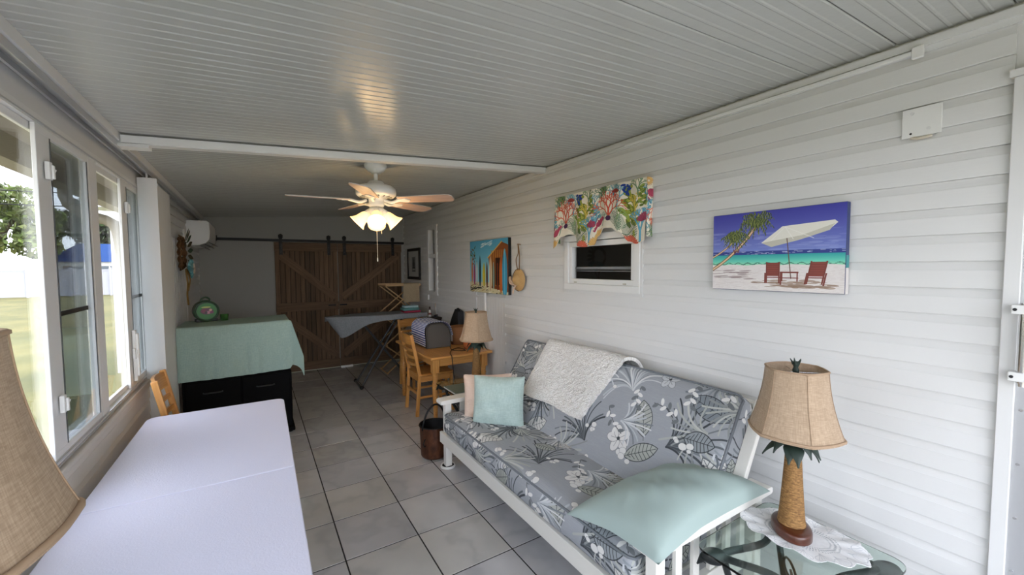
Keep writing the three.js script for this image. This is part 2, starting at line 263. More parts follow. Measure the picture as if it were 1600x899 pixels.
{ // left windows: two sashes side by side, near one clear, far one behind a dark insect screen
  const latch = (parent, y, z) => { const l = M('latch', [bx(XL + 0.001, XL + 0.016, y - 0.034, y + 0.034, z - 0.014, z + 0.014, 0.003), bx(XL + 0.016, XL + 0.024, y - 0.03, y + 0.022, z - 0.011, z + 0.003, 0.003), bar([XL + 0.01, y - 0.02, z - 0.016], [XL + 0.018, y + 0.01, z - 0.026], 0.007, 0.008)], plastic, parent); return l; };
  [-3.94, -2.825, -1.71, -0.595].forEach((zm, k) => {
    const z0 = zm, z1 = k < 3 ? zm + 1.115 : ZF - 0.02, n = room('window_' + (k + 3)), yb = 0.838, yt = 2.175, xi = XL - 0.002, xo = XL - 0.034, zc = (z0 + z1) / 2 - 0.0;
    M('frame', [bx(xo, xi, yb, yb + 0.032, z0, z1), bx(xo, xi, yt - 0.035, yt, z0, z1), bx(xo, xi, yb + 0.032, yt - 0.035, z0, z0 + 0.055), bx(xo, xi, yb + 0.032, yt - 0.035, z1 - 0.055, z1)], white, n);
    M('frame_track', [bx(xi, xi + 0.006, yb + 0.006, yb + 0.012, z0, z1), bx(xi, xi + 0.006, yb + 0.024, yb + 0.03, z0, z1), bx(xi, xi + 0.005, yt - 0.03, yt - 0.024, z0, z1)], aluminium, n);
    const sash = (name, a, b, x, wide0, wide1, g, bar_) => {
      const s = M(name, [bx(x, x + 0.014, yb + 0.0325, yb + 0.062, a, b, 0.003), bx(x, x + 0.014, yt - 0.066, yt - 0.0355, a, b, 0.003), bx(x, x + 0.014, yb + 0.06, yt - 0.064, a, a + wide0, 0.003), bx(x, x + 0.014, yb + 0.06, yt - 0.064, b - wide1, b, 0.003)], white, n);
      M('pane', bx(x + 0.006, x + 0.0085, yb + 0.058, yt - 0.062, a + wide0 - 0.003, b - wide1 + 0.003), g, s);
      M('gasket', [bx(x + 0.0142, x + 0.016, yb + 0.062, yt - 0.066, a + wide0 - 0.001, a + wide0 + 0.006), bx(x + 0.0142, x + 0.016, yb + 0.062, yt - 0.066, b - wide1 - 0.006, b - wide1 + 0.001)], P('#55575a', 0.6), s);
      return s;
    };
    const near = sash('near_sash', zc - 0.06, z1 - 0.0555, xo + 0.001, 0.03, 0.03, glass);
    const far = sash('far_sash', z0 + 0.0555, zc + 0.06, xo + 0.0175, 0.03, 0.118, glass);
    const scr = M('screen', bx(xo - 0.003, xo - 0.002, yb + 0.035, yt - 0.04, z0 + 0.05, zc - 0.055), screenGlass, n);
    M('screen_bar', bx(xo - 0.0019, xo + 0.003, 1.405, 1.425, z0 + 0.05, zc - 0.055), blackMetal, scr);
    latch(far, 1.975, zc - 0.0 - 0.0); latch(far, 1.075, zc);
    if (k === 0) M('lift_handle', [bx(XL, XL + 0.03, 0.93, 1.2, zc - 0.03, zc - 0.005, 0.008), bx(XL, XL + 0.018, 0.9, 1.22, zc - 0.035, zc, 0.004)], plastic, far);
  });
}
{ // blind track under the header and the stack of vanes pushed to its far end
  const b = thing('vertical_blind', 'white vertical blind stacked together between the windows and the far door', 'blind', [0, 0, 0]);
  M('track', [bx(XL + 0.03, XL + 0.036, 2.236, 2.266, -6.95, ZF - 0.05), bx(XL + 0.07, XL + 0.076, 2.236, 2.266, -6.95, ZF - 0.05), bx(XL + 0.036, XL + 0.07, 2.258, 2.266, -6.95, ZF - 0.05)], aluminium, b);
  const vane = (() => { const g = sheet(6, 1, (u, v) => [(u - 0.5) * 0.104, -2.11 * v, 0.012 * Math.sin(u * PI)], 0.0012, [0.1, 2]); return clean(g); })();
  const vm = P('#dfe0de', 0.55);
  for (let k = 0; k < 13; k++) { const z = k ? -3.78 - k * 0.06 : -3.72; M('hanger', bx(XL + 0.049, XL + 0.059, 2.2, 2.258, z - 0.002, z + 0.002), plastic, b); const m = share('vane', vane, vm, b, XL + 0.054, 2.222, z); m.rotation.y = k ? PI / 2 + 0.16 : 0; }
}
{ // window in the right wall (sill side of the coral valance)
  const [z0, z1, y0, y1] = W2, w = room('window_1'), x = XR - 0.024;
  M('frame', [bx(x, XR + 0.05, y0, y0 + 0.05, z0, z1, 0.004), bx(x, XR + 0.05, y1 - 0.05, y1, z0, z1, 0.004), bx(x, XR + 0.05, y0 + 0.05, y1 - 0.05, z0, z0 + 0.05, 0.004), bx(x, XR + 0.05, y0 + 0.05, y1 - 0.05, z1 - 0.05, z1, 0.004)], plastic, w);
  M('casing', [bx(x + 0.006, XR + 0.01, y0 - 0.022, y0, z0 - 0.02, z1 + 0.02), bx(x + 0.006, XR + 0.01, y0, y1, z0 - 0.02, z0), bx(x + 0.006, XR + 0.01, y0, y1, z1, z1 + 0.02)], whiteTrim, w);
  const s = M('sash', [bx(x + 0.012, x + 0.05, y0 + 0.05, y0 + 0.09, z0 + 0.05, z1 - 0.05, 0.004), bx(x + 0.012, x + 0.05, y0 + 0.345, y0 + 0.385, z0 + 0.05, z1 - 0.05, 0.004), bx(x + 0.012, x + 0.05, y0 + 0.09, y0 + 0.345, z0 + 0.05, z0 + 0.085, 0.004), bx(x + 0.012, x + 0.05, y0 + 0.09, y0 + 0.345, z1 - 0.085, z1 - 0.05, 0.004)], plastic, w);
  M('pane', bx(x + 0.03, x + 0.034, y0 + 0.088, y0 + 0.347, z0 + 0.083, z1 - 0.083), glass, s);
  M('vent_tab', [bx(x + 0.004, x + 0.0118, y0 + 0.058, y0 + 0.066, z0 + 0.12, z0 + 0.145), bx(x + 0.004, x + 0.0118, y0 + 0.058, y0 + 0.066, z1 - 0.15, z1 - 0.125)], P('#b9b2a0', 0.6), s);
  M('inner_rail', [bx(XR + 0.06, XR + 0.08, y0 + 0.165, y0 + 0.185, z0 + 0.05, z1 - 0.05), bx(XR + 0.06, XR + 0.08, y0 + 0.148, y0 + 0.154, z0 + 0.05, z1 - 0.05)], P('#8d8f90', 0.5), w);
  M('upper_pane', bx(XR + 0.04, XR + 0.044, y0 + 0.385, y1 - 0.05, z0 + 0.05, z1 - 0.05), glass, w);
}
{ // narrow window further along
  const [z0, z1, y0, y1] = W3, w = room('window_2'), x = XR - 0.024;
  M('frame', [bx(x, XR + 0.05, y0, y0 + 0.06, z0, z1, 0.004), bx(x, XR + 0.05, y1 - 0.06, y1, z0, z1, 0.004), bx(x, XR + 0.05, y0 + 0.06, y1 - 0.06, z0, z0 + 0.07, 0.004), bx(x, XR + 0.05, y0 + 0.06, y1 - 0.06, z1 - 0.07, z1, 0.004), bx(x + 0.004, XR + 0.05, y0 + 0.545, y0 + 0.6, z0 + 0.07, z1 - 0.07)], plastic, w);
  M('pane', bx(XR + 0.012, XR + 0.016, y0 + 0.06, y0 + 0.545, z0 + 0.07, z1 - 0.07), glass, w);
  M('upper_pane', bx(XR + 0.012, XR + 0.016, y0 + 0.6, y1 - 0.06, z0 + 0.07, z1 - 0.07), glass, w);
  M('curtain', bx(XR + 0.06, XR + 0.065, y0 + 0.6, y1 - 0.02, z0 + 0.04, z1 - 0.04), P('#a9a9a4', 0.9), w);
}
{ // flat panel let into the siding behind the desk lamp
  const w = room('trim_3'), n = 11, z0 = -4.3, z1 = -3.63, d = (z1 - z0 - 0.024) / n;
  for (let k = 0; k < n; k++) M('board', bx(XR - 0.004, XR + 0.008, 0.01, 1.245, z0 + 0.012 + k * d + 0.001, z0 + 0.012 + (k + 1) * d - 0.001, 0.002), siding, w);
  M('edging', [bx(XR - 0.014, XR + 0.008, 1.2455, 1.27, z0, z1), bx(XR - 0.014, XR + 0.008, 0.01, 1.245, z0, z0 + 0.0118), bx(XR - 0.014, XR + 0.008, 0.01, 1.245, z1 - 0.0118, z1)], whiteTrim, w);
  struct(M('trim_4', [bx(XR - 0.04, XR - 0.0142, 1.05, 1.33, -4.06, -4.035, 0.006)], plastic));
}
{ // doorway at the right edge of the picture
  const w = room('door_3');
  M('post', [bx(XR - 0.03, XR + 0.01, 0, 2.225, -0.291, -0.252, 0.003), bx(XR - 0.034, XR + 0.01, 2.226, 2.25, -0.3, 0.78)], whiteTrim, w);
  M('jamb', bx(XR - 0.012, XR + 0.006, 0, 2.225, -0.2515, -0.165), aluminium, w);
  M('screws', Array.from({ length: 11 }, (_, k) => rod([XR - 0.0155, 0.15 + k * 0.19, -0.238], [XR - 0.0121, 0.15 + k * 0.19, -0.238], 0.005, 0.005, 8)), chrome, w);
  M('leaf', [bx(XR + 0.02, XR + 0.06, 0.02, 2.2, -0.11, -0.04), bx(XR + 0.02, XR + 0.06, 0.02, 2.2, 0.68, 0.75), bx(XR + 0.02, XR + 0.06, 2.1, 2.2, -0.04, 0.68), bx(XR + 0.02, XR + 0.06, 0.02, 0.25, -0.04, 0.68)], aluminium, w);
  M('pane', bx(XR + 0.038, XR + 0.042, 0.25, 2.1, -0.04, 0.68), glass, w);
  const c = thing('door_closer', 'chrome tube door closer on white brackets by the doorway', 'door closer', [XR - 0.035, 1.2, -0.235]);
  M('tube', [rod([-0.018, 0.0, 0], [-0.018, 0.268, 0], 0.014), rod([-0.018, -0.012, 0], [-0.018, 0, 0], 0.01)], chrome, c);
  for (const y of [0.006, 0.232]) { const b = M('bracket', bx(-0.038, 0.0225, y, y + 0.03, -0.03, 0.012, 0.003), plastic, c); M('screw', rod([-0.0382, y + 0.015, -0.021], [-0.041, y + 0.015, -0.021], 0.005), black, b); }
}
{ // closed white door at the far left
  const w = room('door_2');
  M('slab', bx(XL - 0.008, XL + 0.006, 0, 2.03, -5.71, -4.85), white, w);
  M('casing', [bx(XL - 0.008, XL + 0.022, 0, 2.1, -5.78, -5.711, 0.004), bx(XL - 0.008, XL + 0.022, 0, 2.1, -4.849, -4.78, 0.004), bx(XL - 0.008, XL + 0.022, 2.031, 2.1, -5.711, -4.849, 0.004)], whiteTrim, w);
  for (let k = 0; k < 9; k++) M('slat', bx(XL + 0.006, XL + 0.014, 0.2, 1.9, -5.66 + k * 0.09, -5.6 + k * 0.09, 0.003), white, w);
  M('handle', [rod([XL + 0.014, 1.0, -5.62], [XL + 0.06, 1.0, -5.62], 0.012), rod([XL + 0.06, 1.0, -5.62], [XL + 0.06, 1.0, -5.5], 0.009)], P('#6a5136', 0.35, { metalness: 0.8 }), w);
}
{ // sliding barn doors with their rail
  const doorSet = (x0, x1, dir, n, label) => {
    const z0 = ZB + 0.02, y0 = 0.02, y1 = 1.985, d = thing('barn_door', label, 'door', [0, 0, 0]);
    const bw = (x1 - x0) / n;
    for (let k = 0; k < n; k++) { const m = barn[Math.floor(rnd() * 4)]; M('plank', bx(x0 + k * bw + 0.003, x0 + (k + 1) * bw - 0.003, y0, y1, z0, z0 + 0.018, 0.004), m, d); }
    M('backing', bx(x0 + 0.01, x1 - 0.01, y0 + 0.01, y1 - 0.01, z0 - 0.008, z0 - 0.001), P('#1a120c', 0.9), d);
    const rail = (ya, yb) => M('rail', bx(x0, x1, ya, yb, z0 + 0.0185, z0 + 0.038, 0.003), barn[1], d);
    rail(y0, y0 + 0.13); rail(0.94, 1.07); rail(y1 - 0.13, y1);
    const br = (ya, yb) => { const a = dir > 0 ? [x0 + 0.07, yb - 0.06, z0 + 0.028] : [x1 - 0.07, yb - 0.06, z0 + 0.028], b = dir > 0 ? [x1 - 0.05, ya + 0.06, z0 + 0.028] : [x0 + 0.05, ya + 0.06, z0 + 0.028]; M('brace', bar(a, b, 0.11, 0.018, 0.002, V(0, 0, 1)), barn[3], d); };
    br(1.07, y1 - 0.13); br(y0 + 0.13, 0.94);
    const hx = dir > 0 ? x1 - 0.1 : x0 + 0.06; M('pull', [bx(hx - 0.055, hx + 0.055, 1.0, 1.022, z0 + 0.044, z0 + 0.052, 0.003), bx(hx - 0.05, hx - 0.04, 1.004, 1.018, z0 + 0.038, z0 + 0.045), bx(hx + 0.04, hx + 0.05, 1.004, 1.018, z0 + 0.038, z0 + 0.045)], blackMetal, d);
    return d;
  };
  const A = doorSet(0.25, 1.117, 1, 13, 'left brown plank barn door with brace falling to the right');
  const B = doorSet(1.123, 2.14, -1, 15, 'right brown plank barn door with brace rising to the right, behind ironing board');
  const hang = (parent, x) => { const z = ZB + 0.06; const h = M('hanger', [bx(x - 0.022, x + 0.022, 1.8, 2.075, z, z + 0.006), rod([x, 2.062, z - 0.012], [x, 2.062, z - 0.0005], 0.03, 0.03, 16), rod([x, 2.075, z + 0.0], [x, 2.075, z + 0.006], 0.034, 0.034, 6)], blackMetal, parent); M('bolt', [1.84, 1.92].map((y) => rod([x, y, z + 0.006], [x, y, z + 0.013], 0.009, 0.009, 6)), black, h); };
  hang(A, 0.335); hang(A, 0.99); hang(B, 1.22); hang(B, 1.99);
  const r = thing('door_rail', 'black steel rail over the two barn doors', 'rail'); M('bar', bx(-0.46, 2.19, 1.993, 2.032, ZB + 0.042, ZB + 0.05), blackMetal, r);
  for (const x of [-0.3, 0.45, 1.1, 1.75, 2.1]) M('spacer', rod([x, 2.013, ZB], [x, 2.013, ZB + 0.042], 0.012), blackMetal, r);
  M('stop', [bx(-0.46, -0.43, 1.985, 2.06, ZB + 0.0505, ZB + 0.06)], blackMetal, r);
  tag(M('door_guide', bx(1.12, 1.3, 0.0, 0.028, ZB + 0.062, ZB + 0.1, 0.004), plastic), 'small white floor guide at the foot of the barn doors', 'door guide');
}
// ---------------------------------------------------------------- outside
{
  const G = -0.2;
  const lawnTex = tex(1024, (u, v) => { const a = fbm(u, v, 6, 4), b = nz(u * 180, v * 400, 256), c = fbm((u + 0.3) % 1, v, 24, 3); return mix(mix([74, 75, 34], [104, 97, 50], Math.min(1, Math.max(0, (a - 0.28) * 2))), [118, 110, 68], Math.max(0, 0.7 * (0.5 * b + 0.5 * c) - 0.12)); }, 6);
  const lawn = room('lawn'); M('turf', boxUV(new THREE.BoxGeometry(120, 0.1, 150)).translate(-20, G - 0.05, -40), P('#ffffff', 1, { map: lawnTex }), lawn);
  const slab = room('patio'); const pav = P('#ffffff', 0.9, { map: tex(256, (u, v) => mix([176, 158, 146], [206, 190, 178], fbm(u, v, 16, 4)), 0.8) });
  for (let k = 0; k < 26; k++) M('paver', bx(-1.32, -0.79, G, G + 0.04, -7.5 + k * 0.36, -7.5 + k * 0.36 + 0.352, 0.006), pav, slab);
  const pf = room('front_patio'); M('slab', bx(-3.2, 5.6, G, G + 0.06, ZF + 0.1, ZF + 5), P('#b3aea6', 0.9), pf);
  const ea = room('trim_5'), eav = P('#8c8470', 0.6);
  M('fascia', [bx(-1.03, -1.0, 2.14, 2.285, -7.3, 1.2)], eav, ea);
  M('gutter', ext([[0, 0], [-0.07, 0], [-0.09, 0.02], [-0.1, 0.055], [-0.1, 0.075], [-0.094, 0.075], [-0.094, 0.055], [-0.085, 0.024], [-0.068, 0.006], [0, 0.006]].map(([x, y]) => [x, y]), 9.1).translate(-1.03, 2.14, -7.3), eav, ea);
  M('soffit', boxUV(new THREE.BoxGeometry(0.3, 0.012, 9.1)).translate(-0.88, 2.272, -2.75), eav, ea);
  M('downspout', [tube([[-1.08, 2.15, -4.0], [-1.07, 2.06, -4.0], [-0.98, 1.98, -4.0], [-0.85, 1.93, -4.0], [-0.82, 1.85, -4.0], [-0.82, 0.2, -4.0]], 0.036, 40, 10)], eav, ea);
  // awning further along the wall, on a post
  const aw = thing('porch_awning', 'white ribbed porch awning on a post seen through the far window', 'awning');
  M('edge', bx(-2.06, -2.0, 2.47, 2.59, -12.5, -8.3), white, aw);
  for (let k = 0; k < 6; k++) M('rib_panel', bar([-1.99 + 0.0, 2.52 + 0, -8.6 - k * 0.7], [-0.8, 2.6, -8.6 - k * 0.7], 0.66, 0.03), white, aw);
  M('post', rod([-2.03, G, -9.6], [-2.03, 2.47, -9.6], 0.045), white, aw);
  M('beam', bx(-2.05, -0.8, 2.3, 2.46, -8.4, -8.34), white, aw);
  // white vinyl fence
  const vin = P('#a6a6ac', 0.5), fe = thing('vinyl_fence', 'white vinyl privacy fence across the end of the lawn', 'fence');
  for (let k = 0; k < 14; k++) {
    const x = -26 + k * 1.95; M('panel', bx(x + 0.06, x + 1.89, G + 0.08, 1.52, -38.62, -38.58), vin, fe);
    M('rail', bx(x + 0.06, x + 1.89, 1.5, 1.6, -38.64, -38.56), vin, fe); M('rail', bx(x + 0.06, x + 1.89, G + 0.05, G + 0.16, -38.64, -38.56), vin, fe);
    const p = M('post', bx(x - 0.065, x + 0.065, G, 1.66, -38.665, -38.535, 0.01), vin, fe); M('cap', new THREE.ConeGeometry(0.11, 0.09, 4, 1).rotateY(PI / 4).translate(x, 1.705, -38.6), vin, p);
  }
  // trees
  const leafy = [[P('#ffffff', 0.9, { vertexColors: true, transmission: 0.2, thickness: 0 })]][0][0], bark = P('#6b5b4a', 0.95);
  const tree = (x, z, h, r, col, n, label) => {
    const t = thing('oak_tree', label, 'tree', [x, G, z], 0, 'trees beyond the fence'), pos = [], cl = [], c = new THREE.Color();
    const blobs = Array.from({ length: 16 }, () => { const a = rr(0, 2 * PI), q = Math.sqrt(rnd()) * 0.75 * r; return [Math.cos(a) * q, h * rr(0.38, 0.86), Math.sin(a) * q, r * rr(0.28, 0.46)]; });
    for (let i = 0; i < n; i++) {
      const b = blobs[i % 16], th = rr(0, 2 * PI), ph = Math.acos(rr(-1, 1)), q = b[3] * Math.cbrt(rr(0.35, 1)), o = V(b[0] + q * Math.sin(ph) * Math.cos(th), b[1] + q * Math.cos(ph) * 0.8, b[2] + q * Math.sin(ph) * Math.sin(th));
      const s = rr(0.16, 0.34), e = new THREE.Euler(rr(0, 6), rr(0, 6), rr(0, 6)); c.set(col).offsetHSL(rr(-0.02, 0.02), rr(-0.1, 0.1), rr(-0.07, 0.07));
      for (const [px, py] of [[-1, 0], [1, 0], [0, 1.4], [1, 0], [-1, 0], [0, -1.1]]) { const p = V(px * s * 0.6, py * s, 0).applyEuler(e).add(o); pos.push(p.x, p.y, p.z); cl.push(c.r, c.g, c.b); }
    }
    const g = new THREE.BufferGeometry(); g.setAttribute('position', new THREE.Float32BufferAttribute(pos, 3)); g.setAttribute('color', new THREE.Float32BufferAttribute(cl, 3)); g.computeVertexNormals();
    const m = new THREE.Mesh(g, leafy); m.name = 'foliage'; m.userData.kind = 'stuff'; m.castShadow = m.receiveShadow = true; t.add(m);
    M('trunk', [rod([0, 0, 0], [0.2, h * 0.42, 0], r * 0.09, r * 0.06), rod([0.2, h * 0.4, 0], [r * 0.45, h * 0.72, r * 0.1], r * 0.05, r * 0.02), rod([0.2, h * 0.4, 0], [-r * 0.4, h * 0.75, -r * 0.2], r * 0.05, r * 0.02)], bark, t);
  };
  tree(-18.6, -52, 9.6, 4.6, '#68753a', 5200, 'bright green spreading oak at the left edge beyond the fence');
  tree(-15.2, -68, 11, 4.4, '#404c2c', 5200, 'dark green oak seen through the screened window pane');
  tree(-9.6, -64, 8.2, 2.2, '#4d5834', 3000, 'thin open tree seen between the awning post and mullion');
  tree(-29, -58, 8.5, 4.4, '#566331', 3600, 'green oak furthest left behind the fence');
  tree(-5.2, -66, 6.4, 3, '#4d5a31', 2600, 'green tree furthest right behind the fence');
  // neighbour house
  const nb = thing('neighbour_house', 'low white house with a bright blue roof beyond the fence', 'house', [-13.4, G, -57]);
  M('wall', bx(-2.6, 6.8, 0, 2.55, -3, 3), P('#e3e2de', 0.7), nb);
  M('roof', ext([[-2.9, 2.5], [7.2, 2.5], [4.6, 4.2], [-0.4, 4.2]], 6.6).translate(0, 0, -3.3), P('#1f4f96', 0.6), nb);
  for (const x of [-1.6, 0.9, 3.6]) { const w = M('window', bx(x, x + 1.3, 1.2, 2.1, 3.0, 3.05), P('#5c666c', 0.2), nb); M('pane_bar', [bx(x + 0.62, x + 0.68, 1.2, 2.1, 3.05, 3.07)], white, w); }
  for (const x of [-45, 3]) { const p = thing('utility_pole', x < 0 ? 'wooden utility pole far to the left' : 'wooden utility pole far to the right', 'pole', [x, G, -47]); M('shaft', rod([0, 0, 0], [0, 11.6, 0], 0.16, 0.12), P('#6a5848', 0.9), p); M('crossarm', bx(-0.06, 0.06, 10.9, 11.02, -0.9, 0.9), P('#6a5848', 0.9), p); }
  for (const [y0, n] of [[8.3, 'upper'], [7.25, 'lower']]) tag(M('power_line', tube(Array.from({ length: 9 }, (_, k) => [-44.8 + k * 5.95, y0 - 0.7 * Math.sin(k / 8 * PI), -47]), 0.04, 60, 5), blackMetal), `${n} black power line crossing the sky above the trees`, 'cable');
}

// ---------------------------------------------------------------- prints drawn with the canvas
const tropical = canvasTex(1536, 1536, (c, W) => {
  const k = W / 1536; c.fillStyle = '#9a9da1'; c.fillRect(0, 0, W, W);
  let s0 = seed; seed = 991;
  for (let i = 0; i < 9000; i++) { c.fillStyle = `rgba(${rnd() < 0.5 ? '120,124,128' : '186,190,194'},0.10)`; c.fillRect(rr(0, W), rr(0, W), rr(4, 60) * k, rr(1, 3) * k); }
  const wrap = (x, y, f) => { for (const dx of [-W, 0, W]) for (const dy of [-W, 0, W]) { c.save(); c.translate(x + dx, y + dy); f(); c.restore(); } };
  const frond = (x, y, a, L, col, n, spread) => { const st = Array.from({ length: n }, () => [rr(-0.06, 0.06), rr(0.75, 1.05), rr(0.7, 1.3)]); wrap(x, y, () => { c.rotate(a); c.lineCap = 'round'; for (let i = 0; i < n; i++) { const t = (i / (n - 1) - 0.5) * 2, b = t * spread + st[i][0], l = L * st[i][1] * (1 - 0.35 * t * t); c.strokeStyle = col[i % col.length]; c.lineWidth = 9 * k * st[i][2]; c.beginPath(); c.moveTo(0, 0); c.quadraticCurveTo(l * 0.6 * Math.sin(b * 0.6), -l * 0.6 * Math.cos(b * 0.6), l * Math.sin(b * 1.3), -l * Math.cos(b * 1.3) + Math.abs(t) * l * 0.1); c.stroke(); } }); };
  const leaf = (x, y, a, L, w, fill, line) => wrap(x, y, () => { c.rotate(a); c.beginPath(); c.moveTo(0, 0); c.bezierCurveTo(w, -L * 0.25, w * 0.9, -L * 0.75, 0, -L); c.bezierCurveTo(-w * 0.9, -L * 0.75, -w, -L * 0.25, 0, 0); c.fillStyle = fill; c.fill(); c.strokeStyle = line; c.lineWidth = 4 * k; c.stroke(); c.lineWidth = 3 * k; c.beginPath(); c.moveTo(0, L * 0.1); c.lineTo(0, -L * 0.95); for (let i = 1; i < 8; i++) { const y1 = -L * i / 9, q = w * 0.7 * Math.sin(i / 9 * PI); c.moveTo(0, y1); c.lineTo(q, y1 - L * 0.09); c.moveTo(0, y1); c.lineTo(-q, y1 - L * 0.09); } c.stroke(); });
  const flower = (x, y, r, col) => { const o = rr(0, 6); wrap(x, y, () => { for (let i = 0; i < 5; i++) { c.save(); c.rotate(o + i * 1.2566); c.beginPath(); c.ellipse(0, -r * 0.62, r * 0.42, r * 0.6, 0, 0, 7); c.fillStyle = col; c.fill(); c.strokeStyle = 'rgba(80,82,84,0.6)'; c.lineWidth = 2.5 * k; c.stroke(); c.beginPath(); c.moveTo(0, 0); c.lineTo(0, -r * 0.8); c.stroke(); c.restore(); } c.beginPath(); c.arc(0, 0, r * 0.16, 0, 7); c.fillStyle = '#3f4346'; c.fill(); }); };
  const spray = (x, y, a, L) => wrap(x, y, () => { c.rotate(a); c.strokeStyle = '#4b4e50'; c.lineWidth = 4 * k; c.beginPath(); c.moveTo(0, 0); c.quadraticCurveTo(L * 0.15, -L * 0.5, 0, -L); c.stroke(); for (let i = 0; i < 7; i++) { const t = i / 7; c.save(); c.translate(L * 0.12 * Math.sin(t * PI), -L * t); c.rotate(i % 2 ? 1 : -1); c.fillStyle = i % 3 ? '#dddcd8' : '#6c7072'; c.beginPath(); c.ellipse(0, -18 * k, 10 * k, 20 * k, 0, 0, 7); c.fill(); c.restore(); } });
  const dark = ['#44494d', '#5a6064', '#3a3e42', '#70767a'], lite = ['#c3c6c8', '#b3b8bb', '#777d82', '#d2d3d2'], mid = ['#6f767b', '#858c91', '#a9aeb2'];
  for (const [x, y, a, L] of [[300, 560, 0.3, 360], [1080, 420, -0.6, 380], [760, 1180, 0.9, 360], [1380, 1240, -0.2, 340], [260, 1330, -0.9, 320]]) frond(x * k, y * k, a, L * k, dark, 15, 0.95);
  for (const [x, y, a, L] of [[620, 330, 1.2, 300], [1300, 820, 0.5, 330], [450, 960, -0.5, 320], [980, 1420, 0.1, 300], [80, 900, 1.1, 280]]) frond(x * k, y * k, a, L * k, lite, 17, 1.2);
  for (const [x, y, a, L] of [[880, 760, 2.5, 260], [180, 250, 2.2, 250], [1180, 1080, 3.6, 240], [560, 1480, 2.9, 240]]) frond(x * k, y * k, a, L * k, mid, 13, 1.0);
  for (const [x, y, a, L, w, n] of [[520, 700, 0.8, 210, 78, 0], [820, 300, -0.7, 230, 80, 1], [1440, 420, 0.4, 220, 84, 2], [120, 1120, 0.2, 210, 76, 1], [1010, 960, -1.3, 220, 80, 0], [620, 1180, -0.4, 200, 74, 2], [1250, 1450, 1.0, 210, 80, 1], [340, 80, -1.0, 210, 76, 2], [1100, 120, 0.9, 190, 70, 0], [720, 560, 2.2, 170, 60, 2]]) leaf(x * k, y * k, a, L * k, w * k, ['#7c8388', '#c9c8c2', '#a7a9a2'][n], ['#33373a', '#5b5f61', '#484c4e'][n]);
  for (const [x, y, r] of [[430, 430, 74], [960, 620, 70], [1330, 640, 64], [250, 760, 66], [780, 960, 72], [1130, 820, 62], [480, 1240, 70], [1420, 1010, 62], [90, 430, 60], [900, 90, 66], [1260, 250, 60], [640, 60, 58], [160, 1480, 64], [1080, 1260, 62], [640, 840, 54], [1480, 150, 56]]) if (rnd() < 0.62) flower(x * k, y * k, r * k * 0.9, rnd() < 0.6 ? '#d8d6d2' : '#bfc2c4');
  for (let i = 0; i < 14; i++) frond(rr(0, W), rr(0, W), rr(0, 6), rr(170, 260) * k, i % 2 ? lite : ['#a8aaa4', '#b9bab4', '#8b8f8e'], 13, rr(0.8, 1.3));
  for (let i = 0; i < 16; i++) { const n = i % 3; leaf(rr(0, W), rr(0, W), rr(0, 6), rr(130, 200) * k, rr(48, 72) * k, ['#8b9194', '#c6c6c1', '#a4a79f'][n], ['#303437', '#55595b', '#3c4042'][n]); }
  for (let i = 0; i < 7; i++) frond(rr(0, W), rr(0, W), rr(0, 6), rr(200, 300) * k, dark, 11, 0.8);
  for (let i = 0; i < 26; i++) { const x = rr(0, W), y = rr(0, W); for (let q = 0; q < 5; q++) { const dx = rr(-46, 46) * k, dy = rr(-30, 30) * k, r0 = rr(12, 22) * k; wrap(x + dx, y + dy, () => { c.beginPath(); c.ellipse(0, 0, r0, r0 * 0.8, 0, 0, 7); c.fillStyle = '#d9d8d4'; c.fill(); c.strokeStyle = 'rgba(90,92,94,0.5)'; c.lineWidth = 2 * k; c.stroke(); }); } }
  for (let i = 0; i < 22; i++) spray(rr(0, W), rr(0, W), rr(0, 6), rr(120, 190) * k);
  seed = s0;
}, [1.6, 1.6]);
const tropicalFabric = P('#ffffff', 0.8, { map: tropical, bumpMap: weaveBump, bumpScale: 0.0003 });
